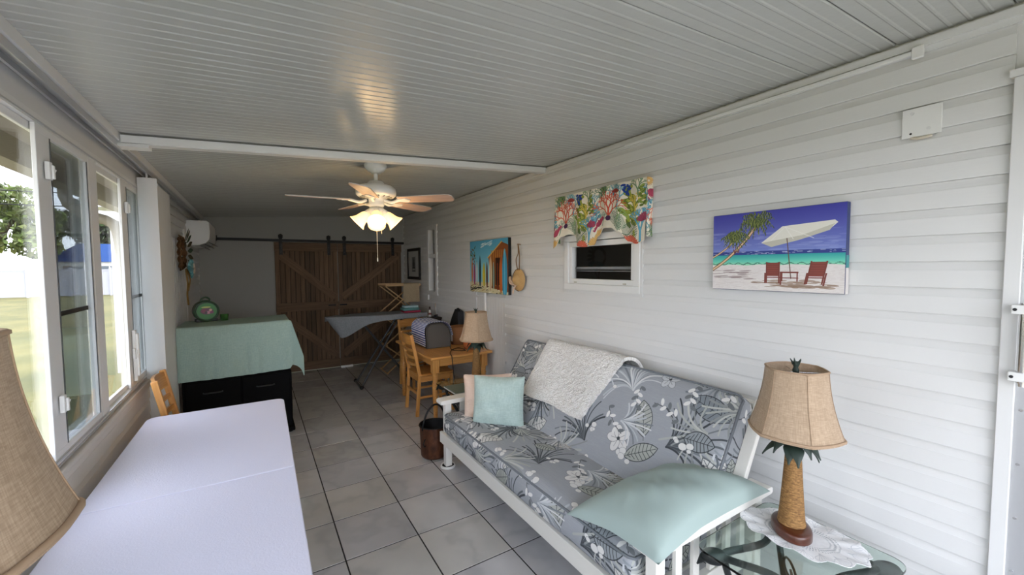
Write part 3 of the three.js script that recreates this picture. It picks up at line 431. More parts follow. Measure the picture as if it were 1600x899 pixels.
const coralPrint = canvasTex(1400, 620, (c, W, H) => {
  c.fillStyle = '#ece5d2'; c.fillRect(0, 0, W, H);
  let s0 = seed; seed = 4242;
  const twig = (x, y, a, l, w, col, d) => { if (d < 0 || l < 4) return; const x1 = x + l * Math.sin(a), y1 = y - l * Math.cos(a); c.strokeStyle = col; c.lineWidth = w; c.lineCap = 'round'; c.beginPath(); c.moveTo(x, y); c.lineTo(x1, y1); c.stroke(); twig(x1, y1, a + rr(0.2, 0.55), l * rr(0.7, 0.9), w * 0.78, col, d - 1); twig(x1, y1, a - rr(0.2, 0.55), l * rr(0.7, 0.9), w * 0.78, col, d - 1); };
  const weed = (x, y, h, col, edge, n = 7) => { for (let i = 0; i < n; i++) { const a = (i / (n - 1) - 0.5) * 1.5, l = h * (1 - 0.3 * Math.abs(a)); c.fillStyle = col; c.strokeStyle = edge; c.lineWidth = 2.5; c.beginPath(); c.moveTo(x, y); c.bezierCurveTo(x + l * 0.25 * Math.sin(a) - 16, y - l * 0.4, x + l * 0.5 * Math.sin(a) + 22, y - l * 0.6, x + l * Math.sin(a) * 0.8, y - l * Math.cos(a)); c.bezierCurveTo(x + l * 0.6 * Math.sin(a) + 44, y - l * 0.55, x + l * 0.3 * Math.sin(a) + 26, y - l * 0.3, x + 10, y); c.fill(); c.stroke(); } };
  const fern = (x, y, a, l, col) => { c.save(); c.translate(x, y); c.rotate(a); c.strokeStyle = col; c.lineCap = 'round'; c.lineWidth = 5; c.beginPath(); c.moveTo(0, 0); c.lineTo(0, -l); c.stroke(); c.lineWidth = 7; for (let i = 1; i < 14; i++) { const t = i / 14, q = l * 0.34 * Math.sin(t * PI * 0.9 + 0.2); c.beginPath(); c.moveTo(0, -l * t); c.lineTo(q, -l * t - q * 0.5); c.moveTo(0, -l * t); c.lineTo(-q, -l * t - q * 0.5); c.stroke(); } c.restore(); };
  const shell = (x, y, r, col) => { for (let i = 0; i < 9; i++) { c.save(); c.translate(x, y); c.rotate((i - 4) * 0.28); c.fillStyle = col; c.strokeStyle = 'rgba(60,30,40,0.5)'; c.lineWidth = 2; c.beginPath(); c.ellipse(0, -r * 0.55, r * 0.14, r * 0.5, 0, 0, 7); c.fill(); c.stroke(); c.restore(); } };
  const bush = (x, y, h, a, col, edge, w) => { const st = seed; twig(x, y, a, h * 0.27, w * 1.35, edge, 5); seed = st; twig(x, y, a, h * 0.27, w, col, 5); };
  const lobes = (x, y, h, col, edge) => { for (let i = 0; i < 26; i++) { const t = i / 26, px = x + Math.sin(t * 21) * h * 0.22 * (1.1 - t), py = y - h * t; c.fillStyle = i % 3 ? col : edge; c.strokeStyle = edge; c.lineWidth = 2; c.beginPath(); c.ellipse(px, py, h * 0.11, h * 0.055, rr(-1.2, 1.2), 0, 7); c.fill(); c.stroke(); } };
  for (const o of [-700, 0, 700]) {
    seed = 777;
    bush(o + 90, 190, 230, 0.2, '#5c7d5a', '#33503c', 12); bush(o + 335, 330, 330, 0, '#6bb3c6', '#2f6f8a', 16); lobes(o + 470, 440, 400, '#9aa83c', '#66742a'); lobes(o + 550, 420, 260, '#b3b54e', '#7b8433'); bush(o + 560, 330, 200, 0.1, '#e2c95c', '#b08f34', 14); lobes(o + 20, 380, 190, '#7db6c2', '#4b8598');
    fern(o + 385, 590, -0.55, 250, '#53705a'); fern(o + 410, 610, 0.75, 240, '#3f5f4b'); fern(o + 360, 610, 0.1, 210, '#6d8a6a'); fern(o + 60, 150, 0.5, 170, '#4f6f56'); fern(o + 170, 110, -0.4, 130, '#3d5c4b');
    bush(o + 630, 600, 330, 0, '#6ab1cb', '#2c6d90', 20); lobes(o + 545, 620, 130, '#a9b552', '#75843a'); bush(o + 690, 230, 170, 0, '#4f9aa6', '#2d6875', 12);
    bush(o + 215, 440, 360, 0, '#d4553a', '#a8301f', 17); bush(o + 205, 430, 300, -0.45, '#e0714f', '#b8402b', 12); bush(o + 228, 430, 300, 0.45, '#d4553a', '#a8301f', 12);
    c.fillStyle = '#1d3f8f'; for (let i = 0; i < 8; i++) { c.beginPath(); c.ellipse(o + 440 + 34 * Math.cos(i), 80 + 46 * Math.sin(i * 1.7), 30, 14, i, 0, 7); c.fill(); }
    bush(o + 150, 130, 150, -0.2, '#7e9a58', '#4c6338', 12); bush(o + 270, 150, 170, 0.1, '#5f9fae', '#366d80', 10); bush(o + 600, 150, 170, -0.1, '#6f8f66', '#43604a', 12); lobes(o + 640, 260, 200, '#8fa348', '#5e6f2c'); bush(o + 340, 470, 170, 0.3, '#8fae70', '#587347', 10); bush(o + 120, 560, 190, 0.2, '#6d9a86', '#3f6a58', 11);
    shell(o + 70, 500, 90, '#b8415e'); shell(o + 668, 420, 84, '#a8425f'); shell(o + 520, 650, 100, '#d8694f'); shell(o + 10, 630, 100, '#e3b86e'); shell(o + 300, 120, 60, '#a03a30');
    c.fillStyle = '#43214a'; c.beginPath(); c.arc(o + 215, 475, 36, 0, 7); c.fill(); c.fillStyle = '#c9b98a'; for (let i = 0; i < 40; i++) { c.beginPath(); c.arc(o + rr(0, 700), rr(0, 620), rr(2, 6), 0, 7); c.fill(); }
  }
  seed = s0;
});
const beachPrint = canvasTex(1280, 860, (c, W, H) => {
  let g = c.createLinearGradient(0, 0, 0, H * 0.55); g.addColorStop(0, '#3a3a9c'); g.addColorStop(1, '#7e8fd0'); c.fillStyle = g; c.fillRect(0, 0, W, H);
  let s0 = seed; seed = 31;
  for (let i = 0; i < 70; i++) { c.fillStyle = 'rgba(225,230,248,0.10)'; c.beginPath(); c.ellipse(rr(0, W), rr(0.25, 0.5) * H, rr(30, 120), rr(5, 16), 0, 0, 7); c.fill(); }
  c.fillStyle = '#2f3f8c'; c.fillRect(0, H * 0.5, W, H * 0.08); g = c.createLinearGradient(0, H * 0.54, 0, H * 0.68); g.addColorStop(0, '#2a9fa0'); g.addColorStop(0.6, '#67d2bb'); g.addColorStop(1, '#9ddfb4'); c.fillStyle = g; c.fillRect(0, H * 0.545, W, H * 0.14);
  for (let i = 0; i < 50; i++) { c.fillStyle = 'rgba(240,246,255,0.75)'; c.fillRect(rr(0, W), rr(0.5, 0.54) * H, rr(10, 60), rr(2, 5)); }
  c.fillStyle = '#3f7b68'; for (let i = 0; i < 90; i++) c.fillRect(i * 15, H * (0.655 + 0.012 * Math.sin(i * 0.9)), 18, rr(5, 12));
  c.fillStyle = '#e6e0dc'; c.beginPath(); c.moveTo(0, H * 0.68); for (let i = 0; i <= 20; i++) c.lineTo(W * i / 20, H * (0.675 + 0.006 * Math.sin(i * 1.3))); c.lineTo(W, H); c.lineTo(0, H); c.fill();
  for (let i = 0; i < 900; i++) { c.fillStyle = `rgba(${rnd() < 0.5 ? '190,176,166' : '250,247,243'},0.25)`; c.fillRect(rr(0, W), rr(0.7, 1) * H, rr(10, 70), rr(2, 5)); }
  c.fillStyle = 'rgba(150,124,104,0.65)'; for (let i = 0; i < 40; i++) { c.beginPath(); c.ellipse(W * rr(0.36, 0.94), H * rr(0.86, 0.95), rr(30, 90), rr(4, 13), 0, 0, 7); c.fill(); }
  c.fillStyle = 'rgba(140,120,120,0.55)'; for (let i = 0; i < 26; i++) { c.beginPath(); c.ellipse(W * rr(0, 0.36), H * rr(0.74, 0.86), rr(40, 110), rr(2, 8), -0.06, 0, 7); c.fill(); }
  const trunk = (x0, y0, xm, ym, x1, y1, w) => { for (const [cw, col] of [[w, '#6c4f38'], [w * 0.6, '#d3ab80'], [w * 0.22, '#ecd0ab']]) { c.strokeStyle = col; c.lineWidth = cw; c.lineCap = 'round'; c.beginPath(); c.moveTo(x0, y0); c.quadraticCurveTo(xm, ym, x1, y1); c.stroke(); } };
  trunk(-20, H * 0.75, W * 0.2, H * 0.56, W * 0.37, H * 0.2, 34); trunk(-20, H * 0.58, W * 0.1, H * 0.5, W * 0.19, H * 0.36, 22);
  const crown = (x, y, R) => { for (let i = 0; i < 19; i++) { const a = -PI + i / 18 * PI * 2, l = R * rr(0.7, 1.1), ex = x + l * Math.cos(a), ey = y + l * Math.sin(a) * 0.75 + R * 0.25; for (let q = 0; q < 26; q++) { const t = q / 26, px = x + (ex - x) * t, py = y + (ey - y) * t - R * 0.35 * Math.sin(t * PI * 0.8); c.strokeStyle = ['#3c4a26', '#5d6f33', '#8b9444', '#2d3a22'][(i + q) % 4]; c.lineWidth = 6; c.beginPath(); c.moveTo(px, py); c.lineTo(px + rr(-18, 18), py + R * 0.27 * (1 - t * 0.5)); c.stroke(); } } };
  crown(W * 0.2, H * 0.32, 160); crown(W * 0.38, H * 0.14, 190); c.fillStyle = '#7a3f3f'; for (let i = 0; i < 12; i++) c.fillRect(W * rr(0.18, 0.24), H * rr(0.42, 0.5), 9, 22);
  c.fillStyle = '#e7e5d8'; c.beginPath(); c.moveTo(W * 0.42, H * 0.4); c.lineTo(W * 0.58, H * 0.21); c.lineTo(W * 0.93, H * 0.18); c.lineTo(W * 0.95, H * 0.21); c.lineTo(W * 0.9, H * 0.28); c.lineTo(W * 0.72, H * 0.37); c.lineTo(W * 0.5, H * 0.45); c.closePath(); c.fill();
  c.fillStyle = '#c8c5b4'; c.beginPath(); c.moveTo(W * 0.42, H * 0.4); c.lineTo(W * 0.72, H * 0.33); c.lineTo(W * 0.93, H * 0.22); c.lineTo(W * 0.9, H * 0.29); c.lineTo(W * 0.7, H * 0.385); c.lineTo(W * 0.5, H * 0.455); c.fill(); c.strokeStyle = '#f6f5ee'; c.lineWidth = 4; for (const x of [0.5, 0.66, 0.8]) { c.beginPath(); c.moveTo(W * 0.6, H * 0.22); c.lineTo(W * x, H * 0.37); c.stroke(); }
  c.strokeStyle = '#6b5140'; c.lineWidth = 9; c.beginPath(); c.moveTo(W * 0.615, H * 0.36); c.lineTo(W * 0.65, H * 0.84); c.stroke();
  const chair = (x, y, w, h, sk) => { c.save(); c.translate(x, y); c.transform(1, 0, sk, 1, 0, 0); c.fillStyle = '#8b4438'; c.fillRect(0, -h, w, h * 0.66); c.fillStyle = '#6e332b'; for (let i = 0; i < 6; i++) c.fillRect(0, -h + i * h * 0.11, w, 4); c.fillStyle = '#7b3a30'; c.fillRect(-10, -h - 8, 14, h * 1.05); c.fillRect(w - 6, -h - 8, 14, h * 1.05); c.fillRect(-24, -h * 0.5, 14, h * 0.52); c.fillRect(w + 10, -h * 0.5, 14, h * 0.58); c.fillRect(-20, -h * 0.3, w + 40, 10); c.restore(); };
  chair(W * 0.47, H * 0.9, 118, 215, 0); chair(W * 0.76, H * 0.9, 126, 220, -0.18); c.fillStyle = '#7b3a30'; c.fillRect(W * 0.57, H * 0.76, 170, 14); c.fillRect(W * 0.58, H * 0.76, 12, 100); c.fillRect(W * 0.69, H * 0.76, 12, 100); c.fillRect(W * 0.57, H * 0.83, 170, 9);
  seed = s0;
});
const surfPrint = canvasTex(1024, 720, (c, W, H) => {
  let s0 = seed; seed = 88; let g = c.createLinearGradient(0, 0, 0, H * 0.6); g.addColorStop(0, '#4fa3c9'); g.addColorStop(1, '#8fd0dc'); c.fillStyle = g; c.fillRect(0, 0, W, H);
  for (let i = 0; i < 14; i++) { c.fillStyle = 'rgba(240,246,245,0.6)'; c.beginPath(); c.ellipse(W * rr(0.3, 0.62), H * rr(0.04, 0.13), rr(20, 60), rr(6, 14), -0.2, 0, 7); c.fill(); }
  c.fillStyle = '#d7cfa6'; c.fillRect(0, H * 0.8, W, H * 0.2); for (let i = 0; i < 60; i++) { c.fillStyle = ['#efe9d4', '#9aa06a', '#b3924f', '#2b2b2b'][i % 4]; c.beginPath(); c.ellipse(rr(0, W), H * rr(0.84, 1), rr(10, 50), rr(3, 9), -0.3, 0, 7); c.fill(); }
  for (let i = 0; i < 26; i++) { c.fillStyle = ['#2f4f38', '#83412f', '#5d7a45'][i % 3]; c.beginPath(); c.ellipse(W * rr(0.02, 0.16), H * rr(0.1, 0.5), rr(10, 30), 9, rr(0, 3), 0, 7); c.fill(); }
  c.fillStyle = '#8a4a22'; c.beginPath(); c.moveTo(W * 0.52, H * 0.32); c.lineTo(W * 0.85, H * 0.06); c.lineTo(W, H * 0.12); c.lineTo(W, H * 0.95); c.lineTo(W * 0.58, H * 0.9); c.fill(); c.fillStyle = '#c98d3e'; for (let i = 0; i < 8; i++) c.fillRect(W * 0.6 + i * 48, H * 0.2, 16, H * 0.66);
  c.fillStyle = '#3a2117'; c.fillRect(W * 0.7, H * 0.34, 130, H * 0.5); c.strokeStyle = '#e6b95a'; c.lineWidth = 16; c.beginPath(); c.moveTo(W * 0.5, H * 0.34); c.lineTo(W * 0.86, H * 0.05); c.stroke();
  const board = (x, top, bot, w, col, st) => { c.fillStyle = col; c.beginPath(); c.moveTo(W * x, H * top); c.bezierCurveTo(W * x + w, H * (top + 0.12), W * x + w, H * (bot - 0.1), W * x + w * 0.3, H * bot); c.lineTo(W * x - w * 0.3, H * bot); c.bezierCurveTo(W * x - w, H * (bot - 0.1), W * x - w, H * (top + 0.12), W * x, H * top); c.fill(); c.strokeStyle = st; c.lineWidth = 9; c.beginPath(); c.moveTo(W * x, H * (top + 0.02)); c.lineTo(W * x, H * bot); c.stroke(); };
  board(0.06, 0.3, 0.82, 32, '#c8552f', '#f0d9a0'); board(0.13, 0.42, 0.86, 34, '#c2477f', '#27304f'); board(0.2, 0.36, 0.84, 30, '#e9ece6', '#2a2a2a'); board(0.29, 0.28, 0.88, 40, '#1d2327', '#4c7a8a'); board(0.4, 0.42, 0.88, 50, '#e5d03c', '#3e8a52'); board(0.48, 0.4, 0.9, 30, '#20262a', '#b44a2c'); board(0.57, 0.28, 0.95, 46, '#e8d7b2', '#a3312a'); board(0.65, 0.4, 0.92, 34, '#3f7f79', '#f2e7c8'); board(0.75, 0.42, 0.93, 36, '#2a1b16', '#c9562e'); board(0.83, 0.3, 0.97, 44, '#d97a33', '#8c2b22'); board(0.92, 0.18, 1.05, 76, '#3fa2c7', '#9bd7e8');
  c.strokeStyle = '#16181a'; c.lineWidth = 13; for (let i = 0; i < 9; i++) { c.beginPath(); c.moveTo(W * (0.02 + i * 0.04), H * (0.98 - 0.012 * i)); c.lineTo(W * (0.1 + i * 0.035), H * (0.9 + 0.01 * (i % 4))); c.stroke(); }
  seed = s0;
});
// ---------------------------------------------------------------- builders shared by several things
function settle(t, x, y, z) { t.position.set(x, y, z); const b = V(x, y, z); for (const c of t.children) c.position.sub(b); return t; }
function softBox(w, h, d, r, nx, ny, nz_, bulge, wr) { // upholstered block with rounded edges
  let g = new THREE.BoxGeometry(w, h, d, nx, ny, nz_); g.deleteAttribute('normal'); g.deleteAttribute('uv'); g = mergeVertices(g, 1e-5);
  const p = g.attributes.position, q = V(), i = V();
  for (let k = 0; k < p.count; k++) {
    q.fromBufferAttribute(p, k); i.set(Math.max(-w / 2 + r, Math.min(w / 2 - r, q.x)), Math.max(-h / 2 + r, Math.min(h / 2 - r, q.y)), Math.max(-d / 2 + r, Math.min(d / 2 - r, q.z)));
    const n = q.clone().sub(i); if (n.length() > 1e-6) { n.normalize(); q.copy(i).addScaledVector(n, r); }
    const a = 2 * q.x / w, b = 2 * q.y / h, c = 2 * q.z / d, e = (t) => Math.max(0, 1 - t * t) ** 0.5;
    const wob = wr * (Math.sin(q.z * 9.1 + q.x * 5) + Math.sin(q.x * 13 - q.z * 4 + q.y * 7) + Math.sin(q.z * 3.7 + 1));
    if (Math.abs(n.y) > 0.7) q.y += Math.sign(n.y) * (bulge * e(a) * e(c) + wob * 0.6); else if (Math.abs(n.x) > 0.7) q.x += Math.sign(n.x) * (bulge * 0.7 * e(b) * e(c) + wob * 0.5);
    p.setXYZ(k, q.x, q.y, q.z);
  }
  g.computeVertexNormals(); return boxUV(g, 0.13, 0.4);
}
const leafGreen = P('#26352c', 0.55);
function makeLamp(label, pos, turn) {
  const t = thing('palm_lamp', label, 'lamp', pos, turn, 'palm tree table lamps');
  M('base', lathe([[0, 0], [0.088, 0], [0.094, 0.006], [0.094, 0.03], [0.088, 0.038], [0.07, 0.042], [0, 0.042]], 40).scale(1, 1, 0.72), darkWood, t);
  const pr = [[0.05, 0.04]]; for (let k = 0; k < 64; k++) { const y0 = 0.042 + k * 0.0047, s = k / 64, r = 0.049 - 0.022 * Math.pow(s, 0.75); pr.push([r - 0.0024, y0], [r + 0.0008, y0 + 0.0014], [r + 0.0008, y0 + 0.0033]); } pr.push([0.025, 0.344], [0, 0.344]);
  M('trunk', lathe(pr, 24), P('#ffffff', 0.75, { map: tex(256, (u, v) => mix([96, 66, 32], [190, 146, 88], 0.55 * nz(u * 12, v * 64, 64) + 0.45 * fbm(u, v, 32, 3)), [0.5, 0.5]) }), t);
  M('neck', rod([0, 0.34, 0], [0, 0.66, 0], 0.012, 0.006), blackMetal, t);
  M('collar', lathe([[0.027, 0.338], [0.031, 0.346], [0.034, 0.375], [0.02, 0.4], [0, 0.4]], 16), leafGreen, t);
  for (let k = 0; k < 13; k++) {
    const a = k * 2.4, L = 0.07 + 0.012 * (k % 3), rise = k % 2 ? 0.392 : 0.362;
    M('leaf', sheet(6, 10, (u, v) => { const s = (u - 0.5) * 2, w = 0.026 * Math.sin(Math.min(1, v * 1.05) * PI * 0.93 + 0.12), r = 0.016 + L * v, y = rise + 0.03 * Math.sin(v * 2.2) - 0.07 * v * v - 0.006 * s * s; return [r * Math.cos(a) - s * w * Math.sin(a), y, r * Math.sin(a) + s * w * Math.cos(a)]; }, 0.003), leafGreen, t);
  }
  const n = 6, outline = (th) => { const m = ((th % (2 * PI / n)) + 2 * PI / n) % (2 * PI / n) - PI / n; return 1 - 0.5 * (1 - Math.cos(PI / n) / Math.cos(m)); };
  const R = (v) => 0.106 + 0.058 * (0.25 * v + 0.75 * v * v), H = (v) => 0.678 - 0.262 * v;
  const s = M('shade', sheet(72, 14, (u, v) => { const th = u * 2 * PI, r = R(v) * outline(th); return [r * Math.cos(th), H(v), -r * Math.sin(th)]; }, -0.0015, [1.0, 0.27]), shadeMat, t);
  const ring = (v, k, rr_) => tube(Array.from({ length: 36 }, (_, i) => { const th = i / 36 * 2 * PI, r = (R(v) + k) * outline(th); return [r * Math.cos(th), H(v), -r * Math.sin(th)]; }), rr_, 108, 6, true);
  M('trim', [ring(0.0, 0.001, 0.0042), ring(0.97, 0.0018, 0.0052)], shadeTrim, s);
  for (let k = 0; k < n; k++) { const th = k / n * 2 * PI; M('seam', tube(Array.from({ length: 8 }, (_, i) => { const v = i / 7, r = (R(v) + 0.0012) * outline(th); return [r * Math.cos(th), H(v), -r * Math.sin(th)]; }), 0.0012, 16, 5), shadeTrim, s); }
  M('harp', [rod([-0.102, 0.662, 0], [0.102, 0.662, 0], 0.0018, 0.0018, 6), rod([0, 0.662, -0.1], [0, 0.662, 0.1], 0.0018, 0.0018, 6)], chrome, t);
  const fin = M('finial', lathe([[0, 0.66], [0.011, 0.66], [0.012, 0.672], [0.008, 0.682], [0.012, 0.694], [0.015, 0.704], [0, 0.7]], 12), leafGreen, t);
  M('finial_leaf', Array.from({ length: 5 }, (_, k) => rod([0.008 * Math.cos(k * 1.2566), 0.694, 0.008 * Math.sin(k * 1.2566)], [0.02 * Math.cos(k * 1.2566), 0.716, 0.02 * Math.sin(k * 1.2566)], 0.006, 0.001, 6)), leafGreen, fin);
  return t;
}
function makeChair(label, pos, turn, k = 1) {
  const t = thing('ladder_back_chair', label, 'chair', pos, turn, 'oak ladder-back chairs'), r = 0.006;
  for (const s of [-1, 1]) {
    M('back_leg', [bar([s * 0.178, 0, -0.225], [s * 0.178, 0.455, -0.19], 0.03, 0.036, r, V(0, 0, 1)), bar([s * 0.178, 0.445, -0.19], [s * 0.172, 0.885, -0.275], 0.028, 0.034, r, V(0, 0, 1))], oak, t);
    M('front_leg', bar([s * 0.182, 0, 0.19], [s * 0.178, 0.425, 0.17], 0.034, 0.034, r, V(0, 0, 1)), oak, t);
    M('side_stretcher', [bar([s * 0.178, 0.2, -0.2], [s * 0.18, 0.2, 0.175], 0.016, 0.024, 0.004)], oak, t);
    M('side_apron', bar([s * 0.172, 0.395, -0.175], [s * 0.172, 0.395, 0.155], 0.018, 0.06, 0.003), oak, t);
  }
  const slat = (y, h, nm, th = 0.014) => M(nm, sheet(12, 3, (u, v) => { const x = (u - 0.5) * 0.33, yy = y + (v - 0.5) * h, z = -0.19 - (yy - 0.45) / 0.44 * 0.085 - 0.028 * (1 - (2 * u - 1) ** 2); return [x, yy + (nm === 'top_rail' ? 0.012 * (1 - (2 * u - 1) ** 2) * v : 0), z + th / 2]; }, th, [0.33, h]), oak, t);
  slat(0.825, 0.095, 'top_rail', 0.018); slat(0.715, 0.03, 'slat'); slat(0.635, 0.03, 'slat'); slat(0.555, 0.03, 'slat');
  M('seat', softBox(0.41, 0.028, 0.4, 0.012, 10, 2, 10, -0.004, 0).translate(0, 0.44, -0.002), oak, t);
  M('front_apron', bx(-0.165, 0.165, 0.365, 0.425, 0.155, 0.173, 0.003), oak, t); M('back_apron', bx(-0.165, 0.165, 0.365, 0.425, -0.196, -0.178, 0.003), oak, t);
  M('back_stretcher', bar([-0.178, 0.24, -0.207], [0.178, 0.24, -0.207], 0.016, 0.028, 0.004), oak, t); M('front_stretcher', bar([-0.178, 0.26, 0.178], [0.178, 0.26, 0.178], 0.016, 0.028, 0.004), oak, t);
  t.scale.setScalar(k); return t;
}
function makeGlassTable(label, x0, x1, z0, z1, top) {
  const t = thing('glass_end_table', label, 'table', [0, 0, 0], 0, 'glass end tables'), r = 0.06, cx = (x0 + x1) / 2, cz = (z0 + z1) / 2;
  const s = new THREE.Shape(); s.moveTo(x0 + r, z0); s.lineTo(x1 - r, z0); s.quadraticCurveTo(x1, z0, x1, z0 + r); s.lineTo(x1, z1 - r); s.quadraticCurveTo(x1, z1, x1 - r, z1); s.lineTo(x0 + r, z1); s.quadraticCurveTo(x0, z1, x0, z1 - r); s.lineTo(x0, z0 + r); s.quadraticCurveTo(x0, z0, x0 + r, z0);
  M('glass_top', new THREE.ExtrudeGeometry(s, { depth: 0.006, bevelEnabled: true, bevelSize: 0.002, bevelThickness: 0.002, bevelSegments: 2 }).rotateX(PI / 2).translate(0, top - 0.002, 0), tableGlass, t);
  const k = top - 0.034, a = 0.075;
  M('top_ring', tube([[x0 + a, k, z0 + a], [cx, k + 0.004, z0 + a + 0.05], [x1 - a, k, z0 + a], [x1 - a - 0.05, k + 0.004, cz], [x1 - a, k, z1 - a], [cx, k + 0.004, z1 - a - 0.05], [x0 + a, k, z1 - a], [x0 + a + 0.05, k + 0.004, cz]], 0.013, 120, 10, true), iron, t);
  M('lower_ring', tube(Array.from({ length: 12 }, (_, i) => [cx + 0.13 * Math.cos(i * PI / 6), 0.17, cz + 0.13 * Math.sin(i * PI / 6)]), 0.008, 72, 8, true), iron, t);
  for (const [X, Z, dx, dz] of [[x0 + a, z0 + a, -1, -1], [x1 - a, z0 + a, 1, -1], [x0 + a, z1 - a, -1, 1], [x1 - a, z1 - a, 1, 1]]) {
    M('leg', tube([[X, k, Z], [X - dx * 0.02, k - 0.09, Z - dz * 0.02], [X - dx * 0.1, 0.19, Z - dz * 0.09], [X - dx * 0.05, 0.08, Z - dz * 0.05], [X + dx * 0.01, 0.012, Z + dz * 0.01]], 0.013, 40, 10), iron, t);
    const p = M('corner_leaf', new THREE.SphereGeometry(1, 20, 14).scale(0.026, 0.03, 0.05).rotateY(Math.atan2(dx, dz)).rotateX(0).translate(X + dx * 0.022, top - 0.0385, Z + dz * 0.022), iron, t);
    M('leaf_tip', rod([X + dx * 0.05, top - 0.045, Z + dz * 0.05], [X + dx * 0.066, top - 0.075, Z + dz * 0.066], 0.016, 0.003, 10), iron, p);
    M('scroll', tube(Array.from({ length: 14 }, (_, i) => { const th = i * 0.55, q = 0.05 - 0.0028 * i; return [X - dx * (0.09 + q * Math.cos(th)), 0.33 + q * Math.sin(th), Z - dz * (0.09 + q * Math.cos(th))]; }), 0.005, 60, 6), iron, t);
  }
  return settle(t, cx, 0, cz);
}

// ---------------------------------------------------------------- futon
{
  const t = thing('futon', 'white wooden futon sofa with grey tropical leaf print mattress', 'sofa');
  const zF = -2.985, zN = -0.985, xf = 1.235;
  for (const [z, s] of [[zF, -1], [zN, 1]]) {
    M('armrest', ext([[1.19, 0.532], [1.205, 0.528], [2.02, 0.528], [2.03, 0.534], [2.03, 0.55], [2.02, 0.556], [1.205, 0.556], [1.19, 0.55]], 0.094, 0.003).translate(0, 0, z - 0.047), frameWhite, t);
    M('front_leg', bx(xf, xf + 0.052, 0.0142, 0.5275, z - 0.03, z + 0.022, 0.004), frameWhite, t);
    M('back_leg', bx(1.93, 1.985, 0.0, 0.5275, z - 0.026, z + 0.026, 0.004), frameWhite, t);
    M('side_rail', bx(xf + 0.0525, 1.9295, 0.205, 0.3, z - 0.016, z + 0.016, 0.003), frameWhite, t);
    for (let k = 0; k < 5; k++) { const x = 1.37 + k * 0.115; M('slat', bx(x, x + 0.04, 0.3005, 0.5275, z - 0.009, z + 0.009, 0.002), frameWhite, t); }
    M('back_upright', bar([1.84, 0.5, z - s * 0.035], [2.09, 0.93, z - s * 0.035], 0.03, 0.055, 0.004, V(0, 0, 1)), frameWhite, t);
  }
  M('front_rail', [bx(xf - 0.022, xf + 0.0, 0.2, 0.285, zF - 0.05, zN + 0.05, 0.003), bx(xf - 0.03, xf + 0.03, 0.2855, 0.298, zF + 0.03, zN - 0.03, 0.003)], frameWhite, t);
  M('back_rail', [bar([2.095, 0.9, zF + 0.06], [2.095, 0.9, zN - 0.06], 0.05, 0.03), bar([1.86, 0.5, zF + 0.06], [1.86, 0.5, zN - 0.06], 0.04, 0.03)], frameWhite, t);
  M('base_slats', Array.from({ length: 14 }, (_, k) => bx(xf + 0.03, 1.87, 0.262, 0.28, zF + 0.12 + k * 0.134, zF + 0.18 + k * 0.134)), frameWhite, t);
  const L = 1.885, zc = -1.99;
  // seat, its front edge a little higher
  const seat = softBox(0.64, 0.165, L, 0.05, 20, 8, 56, 0.016, 0.0022); seat.rotateZ(-0.055); seat.translate(1.515, 0.372, zc);
  const sm = M('seat_mattress', seat, tropicalFabric, t);
  const rim = (w, h, d, y) => [[-w / 2, y, -d / 2 + 0.05], [-w / 2, y, d / 2 - 0.05], [-w / 2 + 0.05, y, d / 2], [w / 2 - 0.05, y, d / 2], [w / 2, y, d / 2 - 0.05], [w / 2, y, -d / 2 + 0.05], [w / 2 - 0.05, y, -d / 2], [-w / 2 + 0.05, y, -d / 2]];
  const pipeMat = P('#71767b', 0.8), pipe = (w, d, y) => new THREE.TubeGeometry(new THREE.CatmullRomCurve3(rim(w, 0, d, y).map((p) => V(...p)), true, 'catmullrom', 0.12), 160, 0.0065, 6, true);
  M('piping', pipe(0.628, L - 0.016, 0.064).rotateZ(-0.055).translate(1.515, 0.372, zc), pipeMat, sm);
  const ang = Math.atan2(0.545, 0.345); // lean of the back
  const back = softBox(0.7, 0.165, L, 0.05, 20, 8, 56, 0.018, 0.0025), nx = -Math.sin(ang), ny = Math.cos(ang);
  const bc = [1.62 + 0.315 * Math.cos(ang) - nx * 0.088, 0.42 + 0.315 * Math.sin(ang) - ny * 0.088];
  back.rotateZ(ang).translate(bc[0], bc[1], zc); const bm = M('back_mattress', back, tropicalFabric, t);
  M('piping', pipe(0.688, L - 0.016, 0.064).rotateZ(ang).translate(bc[0], bc[1], zc), pipeMat, bm);
  settle(t, 1.65, 0, zc);
  const cup = (x, z, label) => { const c = thing('furniture_cup', label, 'furniture cup', [x, 0, z], 0, 'cups under the futon legs'); M('cup', lathe([[0, 0.001], [0.058, 0.001], [0.06, 0.006], [0.056, 0.02], [0.05, 0.02], [0.048, 0.0115], [0, 0.0115]], 28), plastic, c); M('pad', new THREE.CylinderGeometry(0.047, 0.047, 0.002, 24).translate(0, 0.0127, 0), rubber, c); };
  cup(1.261, -2.989, 'white cup with black pad under the far front futon leg'); cup(1.261, -0.989, 'white cup with black pad under the near front futon leg');
}
